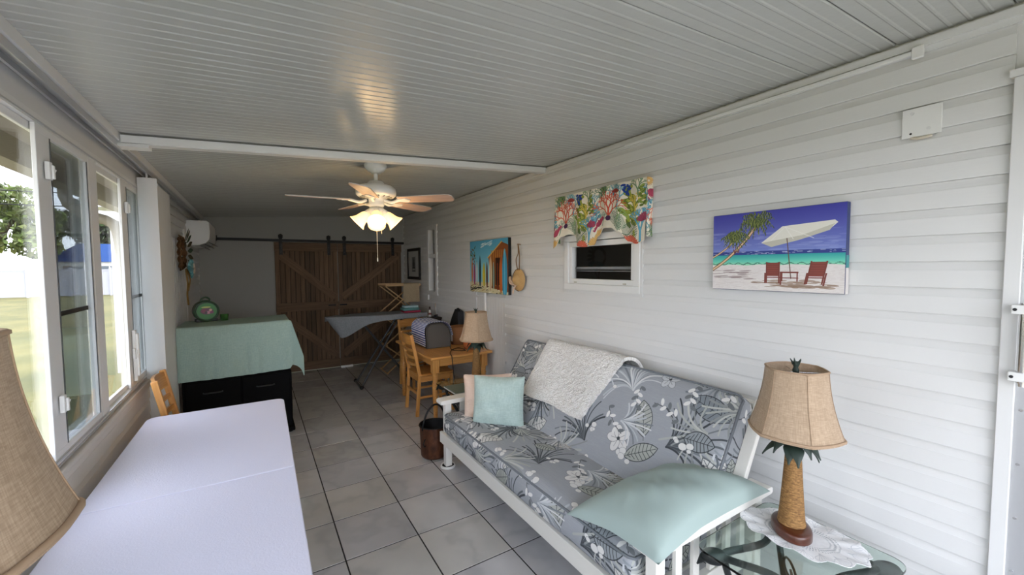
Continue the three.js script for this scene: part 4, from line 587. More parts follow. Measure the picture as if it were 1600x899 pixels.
{ // fleece throw over the back
  const ang = Math.atan2(0.545, 0.345), c = Math.cos(ang), s = Math.sin(ang), off = 0.03, front = [1.62 - s * off, 0.43 + c * off];
  const path = []; for (let i = 0; i <= 20; i++) { const q = 0.22 + (0.66 - 0.22) * i / 20; path.push([front[0] + c * q, front[1] + s * q + 0.0]); }
  const top = path[path.length - 1]; for (let i = 1; i <= 10; i++) { const a = i / 10 * PI; path.push([top[0] + s * 0.105 * (1 - Math.cos(a)) + c * 0.06 * Math.sin(a), top[1] - c * 0.105 * (1 - Math.cos(a)) + s * 0.06 * Math.sin(a)]); }
  const e = path[path.length - 1]; for (let i = 1; i <= 6; i++) path.push([e[0] - c * 0.02 * i * 0.8, e[1] - s * 0.02 * i]);
  const at = (v) => { const q = v * (path.length - 1), i = Math.min(path.length - 2, Math.floor(q)), f = q - i; return [path[i][0] + (path[i + 1][0] - path[i][0]) * f, path[i][1] + (path[i + 1][1] - path[i][1]) * f]; };
  const g = sheet(90, 90, (u, v) => { const [x, y] = at(v), zn = -1.93 + 0.15 * Math.min(1, v * 1.6), zf = -2.6 + 0.04 * v, edge = Math.min(u, 1 - u, v * 1.3) * 18, w = 0.008 * Math.sin(u * 7 + v * 5) + 0.007 * (nz(u * 40, v * 40, 64) - 0.5) + 0.006 * (nz(u * 90 + 7, v * 90, 128) - 0.5), k = Math.min(1, edge); return [x - s * w * k, y + c * w * k - (v < 0.02 ? 0.008 * Math.sin(u * 9) : 0), zf + (zn - zf) * u + 0.006 * (nz(v * 40, 3, 64) - 0.5) * (u < 0.02 || u > 0.98 ? 1 : 0)]; }, 0.022, [0.7, 0.9]);
  tag(M('throw_blanket', g, fleece), 'cream fluffy throw blanket hung over the futon back', 'blanket');
}
{ // cushions
  const place = (m, x, y, z, face, lean, spin = 0) => { m.rotation.order = 'YXZ'; m.rotation.set(lean, face, spin); m.position.set(x, y, z); };
  const a = M('square_pillow', pillowGeo(0.39, 0.37, 0.15, 0.05), sage); tag(a, 'sage green woven square pillow leaning at the far end of the futon', 'pillow'); place(a, 1.475, 0.615, -2.545, -0.8, -0.22, 0.02);
  const b = M('square_pillow', pillowGeo(0.38, 0.36, 0.14, 0.05), peach); tag(b, 'peach square pillow tucked behind the sage woven pillow', 'pillow'); place(b, 1.475, 0.6, -2.705, -0.7, -0.2, 0.05);
  const half = (sg) => (u, v) => { const p = 2 * u - 1, q = 2 * v - 1, k = Math.sqrt(Math.max(0, (1 - Math.abs(p) ** 2.6) * (1 - Math.abs(q) ** 2.4))), pin = 1 - 0.05 * (1 - q * q), piz = 1 - 0.06 * (1 - p * p), wr = 0.0035 * Math.sin(p * 26 + q * 6) * (1 - q * q) * k + 0.004 * Math.sin(p * 9 - q * 5) * k + 0.007 * Math.max(0, Math.sin(p * 15 + q * 9 + 2 * Math.sin(q * 3))) ** 3 * k * (1 - Math.abs(q)); return [1.55 + 0.385 * p * pin, 0.527 + 0.055 * q - 0.045 * Math.max(0, -p - 0.3) * (q > 0 ? q : 0) + (sg > 0 ? 0.135 * k + wr : -0.028 * k), -1.15 + 0.25 * q * piz]; };
  const top = grid(48, 36, half(1), [0.7, 0.43]), low = grid(48, 36, half(-1), [0.7, 0.43]);
  const d = M('bed_pillow', [top, low], sageSmooth); tag(d, 'large smooth pale aqua pillow lying across the near futon arm', 'pillow');
}
// ---------------------------------------------------------------- glass tables, doily, lamps
makeGlassTable('glass end table with dark iron frame at the near end of the futon', 1.43, 2.0, -0.94, -0.45, 0.5);
makeGlassTable('glass end table with dark iron frame between the futon and the desk', 1.42, 1.96, -3.66, -3.14, 0.5);
{
  const N = 240, lace = P('#ffffff', 0.9, { map: canvasTex(2048, 256, (c, W, H) => { c.fillStyle = '#f1f0ee'; c.fillRect(0, 0, W, H); c.fillStyle = '#8d9294'; for (let i = 0; i < 72; i++) { for (const [v, r] of [[0.46, 5], [0.53, 7], [0.6, 5]]) { c.beginPath(); c.ellipse((i + (v === 0.53 ? 0.5 : 0)) * W / 72, H * (1 - v), r, r * 0.8, 0, 0, 7); c.fill(); } } c.strokeStyle = '#c9cacb'; c.lineWidth = 3; for (let i = 0; i < 18; i++) { c.beginPath(); c.ellipse((i + 0.5) * W / 18, H * 0.12, W / 40, 26, 0, 0, 7); c.stroke(); for (let q = -2; q < 3; q++) { c.beginPath(); c.moveTo((i + 0.5) * W / 18, H * 0.3); c.lineTo((i + 0.5) * W / 18 + q * 18, H * 0.06); c.stroke(); } } }), bumpMap: weaveBump, bumpScale: 0.001 });
  const g = sheet(N, 16, (u, v) => { const th = u * 2 * PI, sc = 1 + 0.07 * Math.abs(Math.sin(th * 6)) * v * v + 0.018 * Math.abs(Math.sin(th * 48)) * v ** 8, r = v * sc; const ruff = 0.009 * (0.5 + 0.5 * Math.sin(th * 12 + 0.8)) * v * v * v + 0.004 * Math.sin(th * 5) * v * v; return [0.135 * r * Math.cos(th), 0.0045 + Math.max(-0.001, ruff + 0.003 * v * v) + 0.001, -0.205 * r * Math.sin(th)]; }, 0.0014);
  const d = M('lace_doily', g, lace); d.position.set(1.835, 0.5, -0.735); d.rotation.y = 0.2; tag(d, 'white scalloped lace doily under the lamp on the near glass table', 'doily');
  makeLamp('palm tree table lamp on the white doily at the near end of the futon', [1.82, 0.509, -0.765], 0.75);
  makeLamp('palm tree table lamp standing between the futon and the wooden desk', [1.735, 0.5, -3.4], 0.2);
  makeLamp('palm tree table lamp with its shade at the left edge, by the windows', [-0.372, 0.842, -0.75], 0.4);
  const t = thing('lamp_stand', 'small white side table under the lamp by the windows', 'table', [-0.383, 0, -0.66]);
  M('top', bx(-0.2, 0.2, 0.812, 0.842, -0.2, 0.2, 0.008), white, t); for (const [x, z] of [[-1, -1], [1, -1], [-1, 1], [1, 1]]) M('leg', bar([x * 0.17, 0, z * 0.17], [x * 0.17, 0.812, z * 0.17], 0.03, 0.03, 0.004, V(0, 0, 1)), white, t);
  // folded green print magazines on the far glass table
  const mg = thing('magazine', 'grey green magazine lying on the far glass table', 'magazine', [1.525, 0.5, -3.32], 0); M('pages', bx(-0.1, 0.1, 0.001, 0.011, -0.13, 0.13), P('#d5d2c8', 0.8), mg); M('cover', bx(-0.102, 0.102, 0.0112, 0.0125, -0.132, 0.132), P('#5d6f66', 0.4), mg);
}
// ---------------------------------------------------------------- folding table and chair by the windows
{
  const t = thing('folding_table', 'long white folding table in front of the windows', 'table'), w = 0.705, th = 0.045, top = 0.72;
  const mat = P('#dedeee', 0.5, { bumpMap: tex(256, (u, v) => g3(255 * (0.6 * nz(u * 90, v * 90, 90) + 0.4 * nz(u * 200 + 3, v * 200, 200))), 0.3, false), bumpScale: 0.0005 });
  const half = (z0, z1, far) => { const r = 0.055, q = 0.004, s = new THREE.Shape(), a = -w / 2 + 0.006, b = w / 2 - 0.006, r1 = far ? r : q, r2 = far ? q : r; s.moveTo(a + r1, z0); s.lineTo(b - r1, z0); s.quadraticCurveTo(b, z0, b, z0 + r1); s.lineTo(b, z1 - r2); s.quadraticCurveTo(b, z1, b - r2, z1); s.lineTo(a + r2, z1); s.quadraticCurveTo(a, z1, a, z1 - r2); s.lineTo(a, z0 + r1); s.quadraticCurveTo(a, z0, a + r1, z0); const g = new THREE.ExtrudeGeometry(s, { depth: th - 0.008, bevelEnabled: true, bevelSize: 0.004, bevelThickness: 0.004, bevelSegments: 3, curveSegments: 10 }).rotateX(PI / 2).translate(0, top - 0.004, 0); return boxUV(clean(g)); };
  M('table_half', half(-1.116, -0.0062, true), mat, t); M('table_half', half(0.0062, 1.116, false), mat, t);
  const grey = P('#8d9093', 0.4, { metalness: 0.5 });
  M('frame_rail', [rod([-0.29, top - 0.06, -1.0], [-0.29, top - 0.06, 1.0], 0.012), rod([0.29, top - 0.06, -1.0], [0.29, top - 0.06, 1.0], 0.012)], grey, t);
  for (const z of [-0.88, 0.88]) { for (const x of [-0.27, 0.27]) { const l = M('leg', rod([x, 0.012, z], [x, top - 0.058, z], 0.014), grey, t); M('foot', rod([x, 0, z], [x, 0.03, z], 0.018), rubber, l); } M('crossbar', [rod([-0.27, 0.2, z], [0.27, 0.2, z], 0.011), rod([-0.27, 0.55, z], [0.27, 0.55, z], 0.011)], grey, t); }
  t.position.set(-0.228, 0, -2.028); t.rotation.y = -0.013;
  makeChair('oak chair beside the far end of the folding table, under the windows', [-0.268, 0, -3.44], PI / 2 + 0.04, 1.03);
}
// ---------------------------------------------------------------- black cabinet with a mint cloth
{
  const t = thing('storage_cabinet', 'black cabinet covered by a mint cloth in front of the far left wall', 'cabinet'), bk = P('#060607', 0.85, { specularIntensity: 0.25 });
  M('body', bx(-0.55, 0.235, 0.62, 1.075, -5.02, -4.5, 0.01), bk, t);
  M('lower_body', bx(-0.57, 0.27, 0.06, 0.6195, -5.05, -4.47, 0.02), bk, t);
  M('plinth', bx(-0.56, 0.285, 0.02, 0.0595, -5.05, -4.44, 0.01), bk, t);
  for (const [x, z] of [[-0.5, -5], [0.24, -5], [-0.5, -4.5], [0.24, -4.5]]) M('foot', rod([x, 0, z], [x, 0.022, z], 0.025), rubber, t);
  for (let k = 0; k < 2; k++) { const d = M('drawer', bx(-0.54 + k * 0.41, -0.145 + k * 0.4, 0.34, 0.6, -4.4695, -4.452, 0.006), P('#070708', 0.8, { specularIntensity: 0.25 }), t); M('handle', tube([[-0.42 + k * 0.4, 0.5, -4.452], [-0.41 + k * 0.4, 0.502, -4.43], [-0.29 + k * 0.4, 0.502, -4.43], [-0.28 + k * 0.4, 0.5, -4.452]], 0.006, 20, 6), P('#1b1b1d', 0.5), d); }
  M('badge', bx(-0.02, 0.06, 0.25, 0.31, -4.4698, -4.466), P('#2c2c2e', 0.5), t);
  settle(t, -0.15, 0, -4.75);
  // the cloth, laid over the top and hanging down in front and at the right end
  const x0 = -0.59, x1 = 0.262, zf = -4.478, zb = -5.03, y = 1.086, dropR = 0.4, dropF = 0.47, W = x1 - x0 + dropR, D = zf - zb + dropF;
  const g = sheet(90, 70, (u, v) => {
    const a = u * W, b = v * D, ea = Math.max(0, a - (x1 - x0)), eb = Math.max(0, b - (zf - zb)), sm = (e) => Math.min(1, e / 0.05);
    let x = Math.min(x0 + a, x1), z = Math.min(zb + b, zf), yy = y + 0.028 * Math.max(0, (x - x0) / (x1 - x0) - 0.3) ** 2;
    const fold = 0.010 * Math.sin(a * 26) + 0.007 * Math.sin(a * 47 + 1), fold2 = 0.012 * Math.sin(b * 22);
    if (ea > 0 && eb > 0) { const r = Math.hypot(ea, eb), th = Math.atan2(eb, ea); yy -= Math.min(r * 0.93, 0.47 + 0.07 * Math.sin(th * 2)); const k = Math.min(0.13, r * 0.34) * Math.sin(th * 2); x += 0.014 + k * 0.75; z += 0.014 + k * 0.55; }
    else if (eb > 0) { yy -= eb; z += 0.012 * sm(eb) + Math.abs(fold) * Math.min(1, eb * 3); }
    else if (ea > 0) { yy -= ea * 0.98; x += 0.012 * sm(ea) + Math.abs(fold2) * Math.min(1, ea * 3); }
    return [x, yy, z];
  }, 0.003, [W, D]);
  tag(M('table_cover', g, mint), 'mint green cloth draped over the black cabinet', 'cloth');
  // round green case, small green tumbler
  const c = thing('round_case', 'round dark green case with a printed picture on the mint cloth', 'case', [-0.415, 1.091, -4.9], 0.25);
  const pic = canvasTex(256, 256, (q) => { q.fillStyle = '#2f7a34'; q.fillRect(0, 0, 256, 256); for (const [col, x, y, rx, ry] of [['#5a2f48', 128, 128, 84, 52], ['#c98fa0', 150, 150, 42, 22], ['#7a3148', 86, 120, 30, 34], ['#b5c46a', 120, 66, 62, 14], ['#d9b7a0', 176, 112, 20, 20], ['#2c1c26', 118, 150, 16, 22], ['#7a2f5e', 190, 150, 26, 20]]) { q.fillStyle = col; q.beginPath(); q.ellipse(x, y, rx, ry, 0, 0, 7); q.fill(); } });
  M('shell', new THREE.CylinderGeometry(0.1, 0.1, 0.1, 36, 1).rotateX(PI / 2).translate(0, 0.102, 0), P('#14491d', 0.35), c); M('rim', new THREE.TorusGeometry(0.092, 0.009, 8, 40).translate(0, 0.102, 0.05), P('#0f3a16', 0.35), c);
  M('picture', new THREE.CircleGeometry(0.078, 32).translate(0, 0.102, 0.0512), P('#ffffff', 0.4, { map: pic }), c); M('handle', new THREE.TorusGeometry(0.035, 0.008, 8, 20, PI).translate(0, 0.198, 0), P('#0f3a16', 0.35), c); M('foot', bx(-0.085, 0.085, 0, 0.03, -0.045, 0.045, 0.006), P('#101512', 0.4), c);
  const u = thing('green_tumbler', 'small green glass tumbler beside the round case', 'glass', [-0.27, 1.091, -4.9]); M('cup', lathe([[0, 0.002], [0.03, 0], [0.036, 0.06], [0.033, 0.06], [0.028, 0.006], [0, 0.006]], 24), P('#5f9a55', 0.15, { transmission: 0.6, thickness: 0.004 }), u);
}
// ---------------------------------------------------------------- on the far left wall
{
  const a = thing('air_conditioner', 'white wall mounted air conditioner high in the far left corner', 'air conditioner');
  const pr = [[XL + 0.002, 1.868], [XL + 0.002, 2.15], [XL + 0.2, 2.15], [XL + 0.222, 2.135], [XL + 0.228, 2.02], [XL + 0.22, 1.94], [XL + 0.19, 1.9], [XL + 0.13, 1.875]];
  M('body', ext(pr.slice().reverse(), 0.84, 0.003).translate(0, 0, -6.76), plastic, a); M('end_cover', ext(pr.slice().reverse().map(([x, y]) => [x * 0.985 - 0.0065, y * 0.97 + 0.06]), 0.006).translate(0, 0, -5.916), white, a);
  for (let k = 0; k < 3; k++) M('louver', bar([XL + 0.15 + k * 0.04, 1.855 + k * 0.022, -6.7], [XL + 0.15 + k * 0.04, 1.855 + k * 0.022, -5.98], 0.045, 0.006, 0, V(0.55, 1, 0)), P('#2a2a2b', 0.5), a);
  settle(a, XL, 1.86, -6.34);
  const w = thing('beach_wreath', 'hanging wreath of twigs, greenery and teal shells on the far left door', 'wreath', [XL + 0.05, 1.7, -5.2]);
  const tw = []; for (let k = 0; k < 16; k++) { const o = k * 0.4, pts = Array.from({ length: 12 }, (_, i) => { const th = i / 12 * 2 * PI, r = 0.15 + 0.02 * Math.sin(th * 3 + o) + rr(-0.008, 0.008); return [0.02 * Math.sin(th * 5 + o), 0.06 + r * Math.sin(th), r * Math.cos(th)]; }); tw.push(tube(pts, 0.005, 48, 5, true)); }
  M('twig_ring', tw, P('#6a4a2c', 0.9), w);
  for (let k = 0; k < 14; k++) { const th = 0.4 + k * 0.37; M('leaf', sheet(4, 6, (u, v) => { const s = (u - 0.5) * 0.05 * Math.sin(v * PI * 0.95 + 0.1), r = 0.13 + v * 0.11; return [0.035 + 0.03 * v, 0.06 + r * Math.sin(th) + s * Math.cos(th), r * Math.cos(th) - s * Math.sin(th)]; }, 0.002), P(k % 2 ? '#3e5240' : '#56503a', 0.8), w); }
  for (const s of [-1, 1]) for (let k = 0; k < 5; k++) M('shell', new THREE.SphereGeometry(1, 12, 8).scale(0.02, 0.1, 0.026).rotateX(s * (0.25 + k * 0.28)).translate(0.07, -0.1, s * (0.02 + k * 0.022)), P(k % 2 ? '#7fb4b4' : '#5d9aa0', 0.4), w);
  M('starfish', Array.from({ length: 5 }, (_, k) => rod([0.09, -0.1, 0], [0.09, -0.1 + 0.055 * Math.cos(k * 1.2566), 0.055 * Math.sin(k * 1.2566)], 0.014, 0.004, 8)), P('#cdb9a4', 0.8), w);
  M('ribbon', [tube([[0.03, -0.1, 0.04], [0.04, -0.26, 0.05], [0.03, -0.36, 0.02], [0.04, -0.46, 0.06]], 0.008, 24, 6), tube([[0.03, -0.1, 0.0], [0.05, -0.2, -0.03], [0.04, -0.32, 0.03]], 0.007, 24, 6)], P('#8a6a34', 0.8), w);
  M('hook', tube([[0.0, 0.26, 0], [0.02, 0.24, 0], [0.02, 0.21, 0]], 0.004, 10, 6), chrome, w);
}
// ---------------------------------------------------------------- ironing board, drying rack
{
  const t = thing('ironing_board', 'ironing board with a loose grey cover in front of the barn doors', 'ironing board'), y = 0.95, z = -5.75, st = P('#46494b', 0.45, { metalness: 0.5 });
  const wd = (x) => 0.19 * Math.min(1, Math.pow(Math.max(0, (x - 0.76) / 0.55), 0.55)) + 0.012;
  const bd = []; for (let i = 0; i <= 16; i++) { const x = 0.765 + 1.27 * i / 16; bd.push([x, wd(x) - 0.02 * (i === 16)]); }
  const s = new THREE.Shape([...bd.map(([x, w]) => new THREE.Vector2(x, w)), ...bd.slice().reverse().map(([x, w]) => new THREE.Vector2(x, -w))].reverse());
  M('board', new THREE.ExtrudeGeometry(s, { depth: 0.012, bevelEnabled: false }).rotateX(PI / 2).translate(0, y, z), st, t);
  const cov = sheet(60, 40, (u, v) => { const x = 0.75 + 1.3 * u, q = (v - 0.5) * 2, w = wd(x) + 0.014, drop = v > 0.5 ? 0.055 + 0.19 * Math.exp(-Math.pow((u - 0.08) / 0.22, 2)) * (u < 0.08 ? 0.35 + 0.65 * u / 0.08 : 1) + 0.03 * (1 - u) : 0.06, fold = Math.abs(q) > 0.6; return [x - (u < 0.02 ? 0 : 0) + (fold && v > 0.5 ? 0.09 * (1 - u) ** 3 * (Math.abs(q) - 0.6) / 0.4 : 0), y + 0.008 - (fold ? (Math.abs(q) - 0.6) / 0.4 * drop : 0) + (fold ? 0 : 0.002 * Math.sin(x * 30)), z + Math.sign(q) * (fold ? w + 0.005 * Math.sin(x * 24) * (Math.abs(q) - 0.6) * 2.5 : w * Math.abs(q) / 0.6)]; }, 0.004, [1.3, 0.6]);
  M('cover', cov, greyCloth, t);
  M('leg_pair', [rod([1.14, 0.02, z + 0.19], [1.72, y - 0.02, z + 0.06], 0.014), rod([1.15, 0.02, z - 0.15], [1.72, y - 0.02, z - 0.06], 0.014)], st, t);
  M('foot_bar', [rod([1.13, 0.016, z + 0.22], [1.14, 0.016, z - 0.18], 0.016)], st, t);
  M('rear_leg', [rod([1.82, 0.02, z], [1.15, y - 0.02, z], 0.015), rod([1.84, 0.016, z + 0.18], [1.84, 0.016, z - 0.18], 0.016)], st, t);
  M('foot_cap', [new THREE.SphereGeometry(0.026, 14, 10).translate(1.135, 0.026, z + 0.225), new THREE.SphereGeometry(0.026, 14, 10).translate(1.14, 0.026, z - 0.185), new THREE.SphereGeometry(0.024, 14, 10).translate(1.84, 0.024, z + 0.18), new THREE.SphereGeometry(0.024, 14, 10).translate(1.84, 0.024, z - 0.18)], rubber, t);
  settle(t, 1.4, 0, z);
  const stack = (name, label, x0, x1, y0, y1, z0, z1, m) => { const o = M(name, softBox(x1 - x0, y1 - y0, z1 - z0, Math.min(0.012, (y1 - y0) / 2.2), 8, 3, 8, 0.002, 0.0015), m); o.position.set((x0 + x1) / 2, (y0 + y1) / 2, (z0 + z1) / 2); return tag(o, label, 'linen', 'folded linens on the ironing board'); };
  stack('folded_linen', 'folded red cloth, bottom of the pile on the ironing board', 1.74, 1.98, 0.9635, 0.99, -5.76, -5.58, P('#a8304a', 0.85));
  stack('folded_linen', 'folded teal cloth above the red one on the ironing board', 1.73, 1.96, 0.991, 1.03, -5.76, -5.59, P('#5f8f8c', 0.85));
  stack('folded_linen', 'folded pale blue cloth on top of the pile on the ironing board', 1.75, 1.95, 1.031, 1.06, -5.75, -5.6, P('#a9c4c8', 0.85));
  const d = thing('drying_rack', 'folding wooden drying rack with crossed slats behind the ironing board', 'drying rack'), xa = 1.62, xb = 2.14;
  for (const zz of [-6.1, -6.45]) for (let k = 0; k < 3; k++) { const a = 0.0 + k * 0.445, b = a + 0.44; M('slat', bar([xa, a + 0.012, zz], [xb, b - 0.012, zz], 0.014, 0.032, 0.003, V(0, 0, 1)), oakPale, d); M('slat', bar([xb, a + 0.012, zz + 0.016], [xa, b - 0.012, zz + 0.016], 0.014, 0.032, 0.003, V(0, 0, 1)), oakPale, d); }
  for (let k = 0; k < 4; k++) for (const x of [xa, xb]) M('dowel', rod([x, k === 0 ? 0.02 : k * 0.442, -6.48], [x, k === 0 ? 0.02 : k * 0.442, -6.06], 0.01), oakPale, d);
  M('top_rail', [bar([xa - 0.01, 1.335, -6.06], [xb + 0.01, 1.335, -6.06], 0.018, 0.03, 0.003), bar([xa - 0.01, 1.335, -6.48], [xb + 0.01, 1.335, -6.48], 0.018, 0.03, 0.003)], oakPale, d);
  settle(d, 1.88, 0, -6.27);
  const cl = M('hanging_towel', sheet(14, 24, (u, v) => { const w = v * 0.62 - 0.31, a = Math.abs(w); return [1.88 + 0.24 * u, 1.358 - Math.max(0, a - 0.02) * 0.98 + (a < 0.02 ? 0.004 : 0), -6.06 + Math.sign(w) * Math.min(a, 0.016) + 0.006 * Math.sin(u * 14) * Math.min(1, a * 5)]; }, 0.003, [0.24, 0.6]), P('#ffffff', 0.9, { map: linen([150, 132, 104], [178, 160, 130]) })); tag(cl, 'tan towel hung over the front rail of the drying rack', 'towel');
}
// ---------------------------------------------------------------- desk and what stands on it
{
  const t = thing('wooden_desk', 'oak table with turned legs against the siding behind the futon', 'table'), top = 0.69, x0 = 1.455, x1 = 2.165, z0 = -5.06, z1 = -3.85;
  M('tabletop', bx(x0, x1, top - 0.03, top, z0, z1, 0.01), oak, t);
  M('apron', [bx(x0 + 0.06, x0 + 0.08, top - 0.11, top - 0.0305, z0 + 0.12, z1 - 0.12), bx(x1 - 0.08, x1 - 0.06, top - 0.11, top - 0.0305, z0 + 0.12, z1 - 0.12), bx(x0 + 0.12, x1 - 0.12, top - 0.11, top - 0.0305, z1 - 0.08, z1 - 0.06), bx(x0 + 0.12, x1 - 0.12, top - 0.11, top - 0.0305, z0 + 0.06, z0 + 0.08)], oak, t);
  const leg = lathe([[0, 0], [0.018, 0], [0.021, 0.03], [0.025, 0.2], [0.03, 0.33], [0.032, 0.4], [0.024, 0.43], [0.024, 0.435], [0.033, 0.45], [0.024, 0.465], [0.027, 0.5], [0.034, 0.52], [0.034, 0.523]], 20);
  for (const x of [x0 + 0.075, x1 - 0.075]) for (const z of [z0 + 0.08, z1 - 0.08]) M('leg', [leg.clone().translate(x, 0, z), bx(x - 0.035, x + 0.035, 0.52, top - 0.0305, z - 0.035, z + 0.035, 0.004)], oak, t);
  settle(t, (x0 + x1) / 2, 0, (z0 + z1) / 2);
  makeChair('oak chair nearest the futon, pushed up to the long side of the oak table', [1.645, 0, -4.36], PI / 2);
  makeChair('oak chair at the far end of the oak table, mostly hidden by the checked towel', [1.85, 0, -5.3], 0.12);
  // machine under a grey cover with a checked towel over it
  const m = thing('machine_cover', 'dark grey quilted machine cover on the oak table', 'cover'), zA = -4.72, zB = -4.3, pr = [[1.6, 0.002], [1.59, 0.19], [1.6, 0.235], [1.63, 0.258], [1.7, 0.264], [1.78, 0.258], [1.835, 0.215], [1.86, 0.15], [1.862, 0.002]].map(([x, y]) => [x, y + top + 0.01]);
  M('cover', ext(pr.slice().reverse(), zB - zA - 0.02, 0.01).translate(0, 0, zA + 0.01), P('#55524e', 0.8), m); M('piping', tube(pr.map(([x, y]) => [x, y, zB + 0.002]), 0.004, 40, 6), P('#3c3a37', 0.8), m);
  settle(m, 1.73, top, -4.51);
  const check = canvasTex(512, 512, (c) => { c.fillStyle = '#f3f5fa'; c.fillRect(0, 0, 512, 512); for (let i = 0; i < 11; i++) { c.fillStyle = '#1f4196'; c.fillRect(0, i * 46.545, 512, 24); } for (let i = 0; i < 16; i++) { c.fillStyle = 'rgba(225,230,240,0.5)'; c.fillRect(i * 32, 0, 10, 512); } }, [0.32, 0.32]);
  const path = [[1.578, 0.02], [1.576, 0.1], [1.574, 0.19], [1.586, 0.245], [1.625, 0.276], [1.7, 0.283], [1.79, 0.276], [1.85, 0.228], [1.876, 0.16], [1.88, 0.12]].map(([x, y]) => V(x < 1.7 ? x - 0.012 : x + 0.012, y + top + 0.011, 0)), cv = new THREE.CatmullRomCurve3(path);
  const tw = thing('checked_towel', 'blue and white checked towel over the grey machine cover', 'towel');
  M('cloth', sheet(20, 50, (u, v) => { const p = cv.getPoint(v); return [p.x, p.y, -4.735 + 0.436 * u + 0.006 * Math.sin(v * 20)]; }, -0.004, [0.43, 0.85]), P('#ffffff', 0.9, { map: check }), tw);
  M('fringe', Array.from({ length: 16 }, (_, k) => { const z = -4.72 + k * 0.026; return rod([1.897, top + 0.135, z], [1.898 + rr(-0.003, 0.006), top + 0.05, z + rr(-0.006, 0.006)], 0.004, 0.0025, 5); }), P('#dcdcda', 0.9), tw);
  const wic = P('#ffffff', 0.8, { map: tex(256, (u, v) => { const a = Math.sin(u * 2 * PI * 12 + (Math.floor(v * 12) % 2) * PI), b = Math.sin(v * 2 * PI * 12); return mix([92, 58, 34], [168, 116, 72], 0.5 + 0.3 * a + 0.2 * b); }, 0.2) });
  const basket = (name, label, x, z, r, h, mat) => { const b = thing(name, label, 'basket', [x, top, z]); M('body', lathe([[0, 0.001], [r * 0.86, 0.001], [r * 0.95, h * 0.5], [r, h], [r * 0.93, h], [r * 0.88, h * 0.5], [r * 0.8, 0.01], [0, 0.01]], 28), mat, b); M('rim', new THREE.TorusGeometry(r * 0.98, r * 0.055, 8, 36).rotateX(PI / 2).translate(0, h, 0), mat, b); return b; };
  const b1 = basket('wicker_basket', 'brown round wicker basket behind the machine cover on the oak table', 2.03, -4.42, 0.115, 0.205, wic); M('clasp', bx(-0.125, -0.108, 0.17, 0.225, -0.012, 0.012, 0.003), oakPale, b1);
  basket('small_basket', 'low orange basket beside the lamp shade on the oak table', 2.02, -4.08, 0.09, 0.075, P('#ffffff', 0.8, { map: wood([150, 74, 30], [206, 116, 56], [0.3, 0.08], 12) }));
  const bag = thing('black_bag', 'black bag with a looped handle leaning on the siding above the basket', 'bag', [2.14, top, -4.74]);
  M('body', ext([[-0.2, 0], [0.16, 0], [0.15, 0.34], [0.07, 0.36], [-0.02, 0.26]], 0.06, 0.012).rotateY(-PI / 2).translate(0.02, 0.014, 0), P('#1c1d20', 0.7), bag); M('handle', tube([[-0.01, 0.28, 0.01], [-0.02, 0.37, 0.05], [-0.02, 0.395, 0.11], [-0.01, 0.36, 0.15]], 0.009, 24, 8), black, bag);
  const cord = tag(M('extension_cord', tube([[1.85, top + 0.006, -4.28], [1.8, top + 0.006, -4.08], [1.9, top + 0.006, -3.98], [1.9, top + 0.006, -4.16], [1.82, top + 0.006, -4.12], [1.7, top + 0.006, -3.93], [1.68, top - 0.005, -3.842], [1.69, top - 0.2, -3.82], [1.72, 0.3, -3.82], [1.75, 0.006, -3.84]], 0.0045, 120, 6), black), 'thin black power cord looping over the oak table edge', 'cord');
  const ds = thing('dark_stand', 'tall narrow dark wooden stand in the corner between oak table and wall', 'stand', [2.12, 0, -5.42]); const dk = P('#241d18', 0.6);
  M('top', bx(-0.075, 0.07, 0.88, 0.9, -0.1, 0.1, 0.004), dk, ds); M('drawer_box', bx(-0.065, 0.065, 0.78, 0.8795, -0.09, 0.09, 0.003), dk, ds); for (const [x, z] of [[-1, -1], [1, -1], [-1, 1], [1, 1]]) M('leg', bx(x * 0.055 - 0.01, x * 0.055 + 0.01, 0, 0.7795, z * 0.08 - 0.012, z * 0.08 + 0.012), dk, ds);
  const sb = thing('toy_sailboat', 'small white toy sailboat on the dark stand', 'figurine', [2.12, 0.9, -5.385], 1.0); M('hull', ext([[-0.06, 0.03], [0.07, 0.03], [0.045, 0.002], [-0.045, 0.002]], 0.03, 0.003).translate(0, 0.002, -0.015), P('#2b2f3a', 0.5), sb); M('mast', rod([0, 0.03, 0], [0, 0.2, 0], 0.003), oakPale, sb); M('sail', ext([[0.006, 0.05], [0.06, 0.05], [0.006, 0.19]], 0.003), P('#e6e4de', 0.8), sb); M('jib', ext([[-0.006, 0.05], [-0.05, 0.05], [-0.006, 0.16]], 0.003), P('#d8d5cc', 0.8), sb);
  const lh = thing('toy_lighthouse', 'tiny striped toy lighthouse beside the toy sailboat', 'figurine', [2.075, 0.9, -5.49]); M('tower', lathe([[0, 0], [0.022, 0], [0.015, 0.1], [0, 0.1]], 16), P('#d9d6cf', 0.7), lh); M('band', [lathe([[0.0195, 0.03], [0.0205, 0.03], [0.0185, 0.055], [0.0175, 0.055]], 16)], P('#7d2f2c', 0.7), lh); M('lantern', lathe([[0, 0.1], [0.018, 0.1], [0.018, 0.105], [0.011, 0.108], [0.011, 0.13], [0.014, 0.132], [0, 0.15]], 12), P('#3a1f1c', 0.6), lh);
}
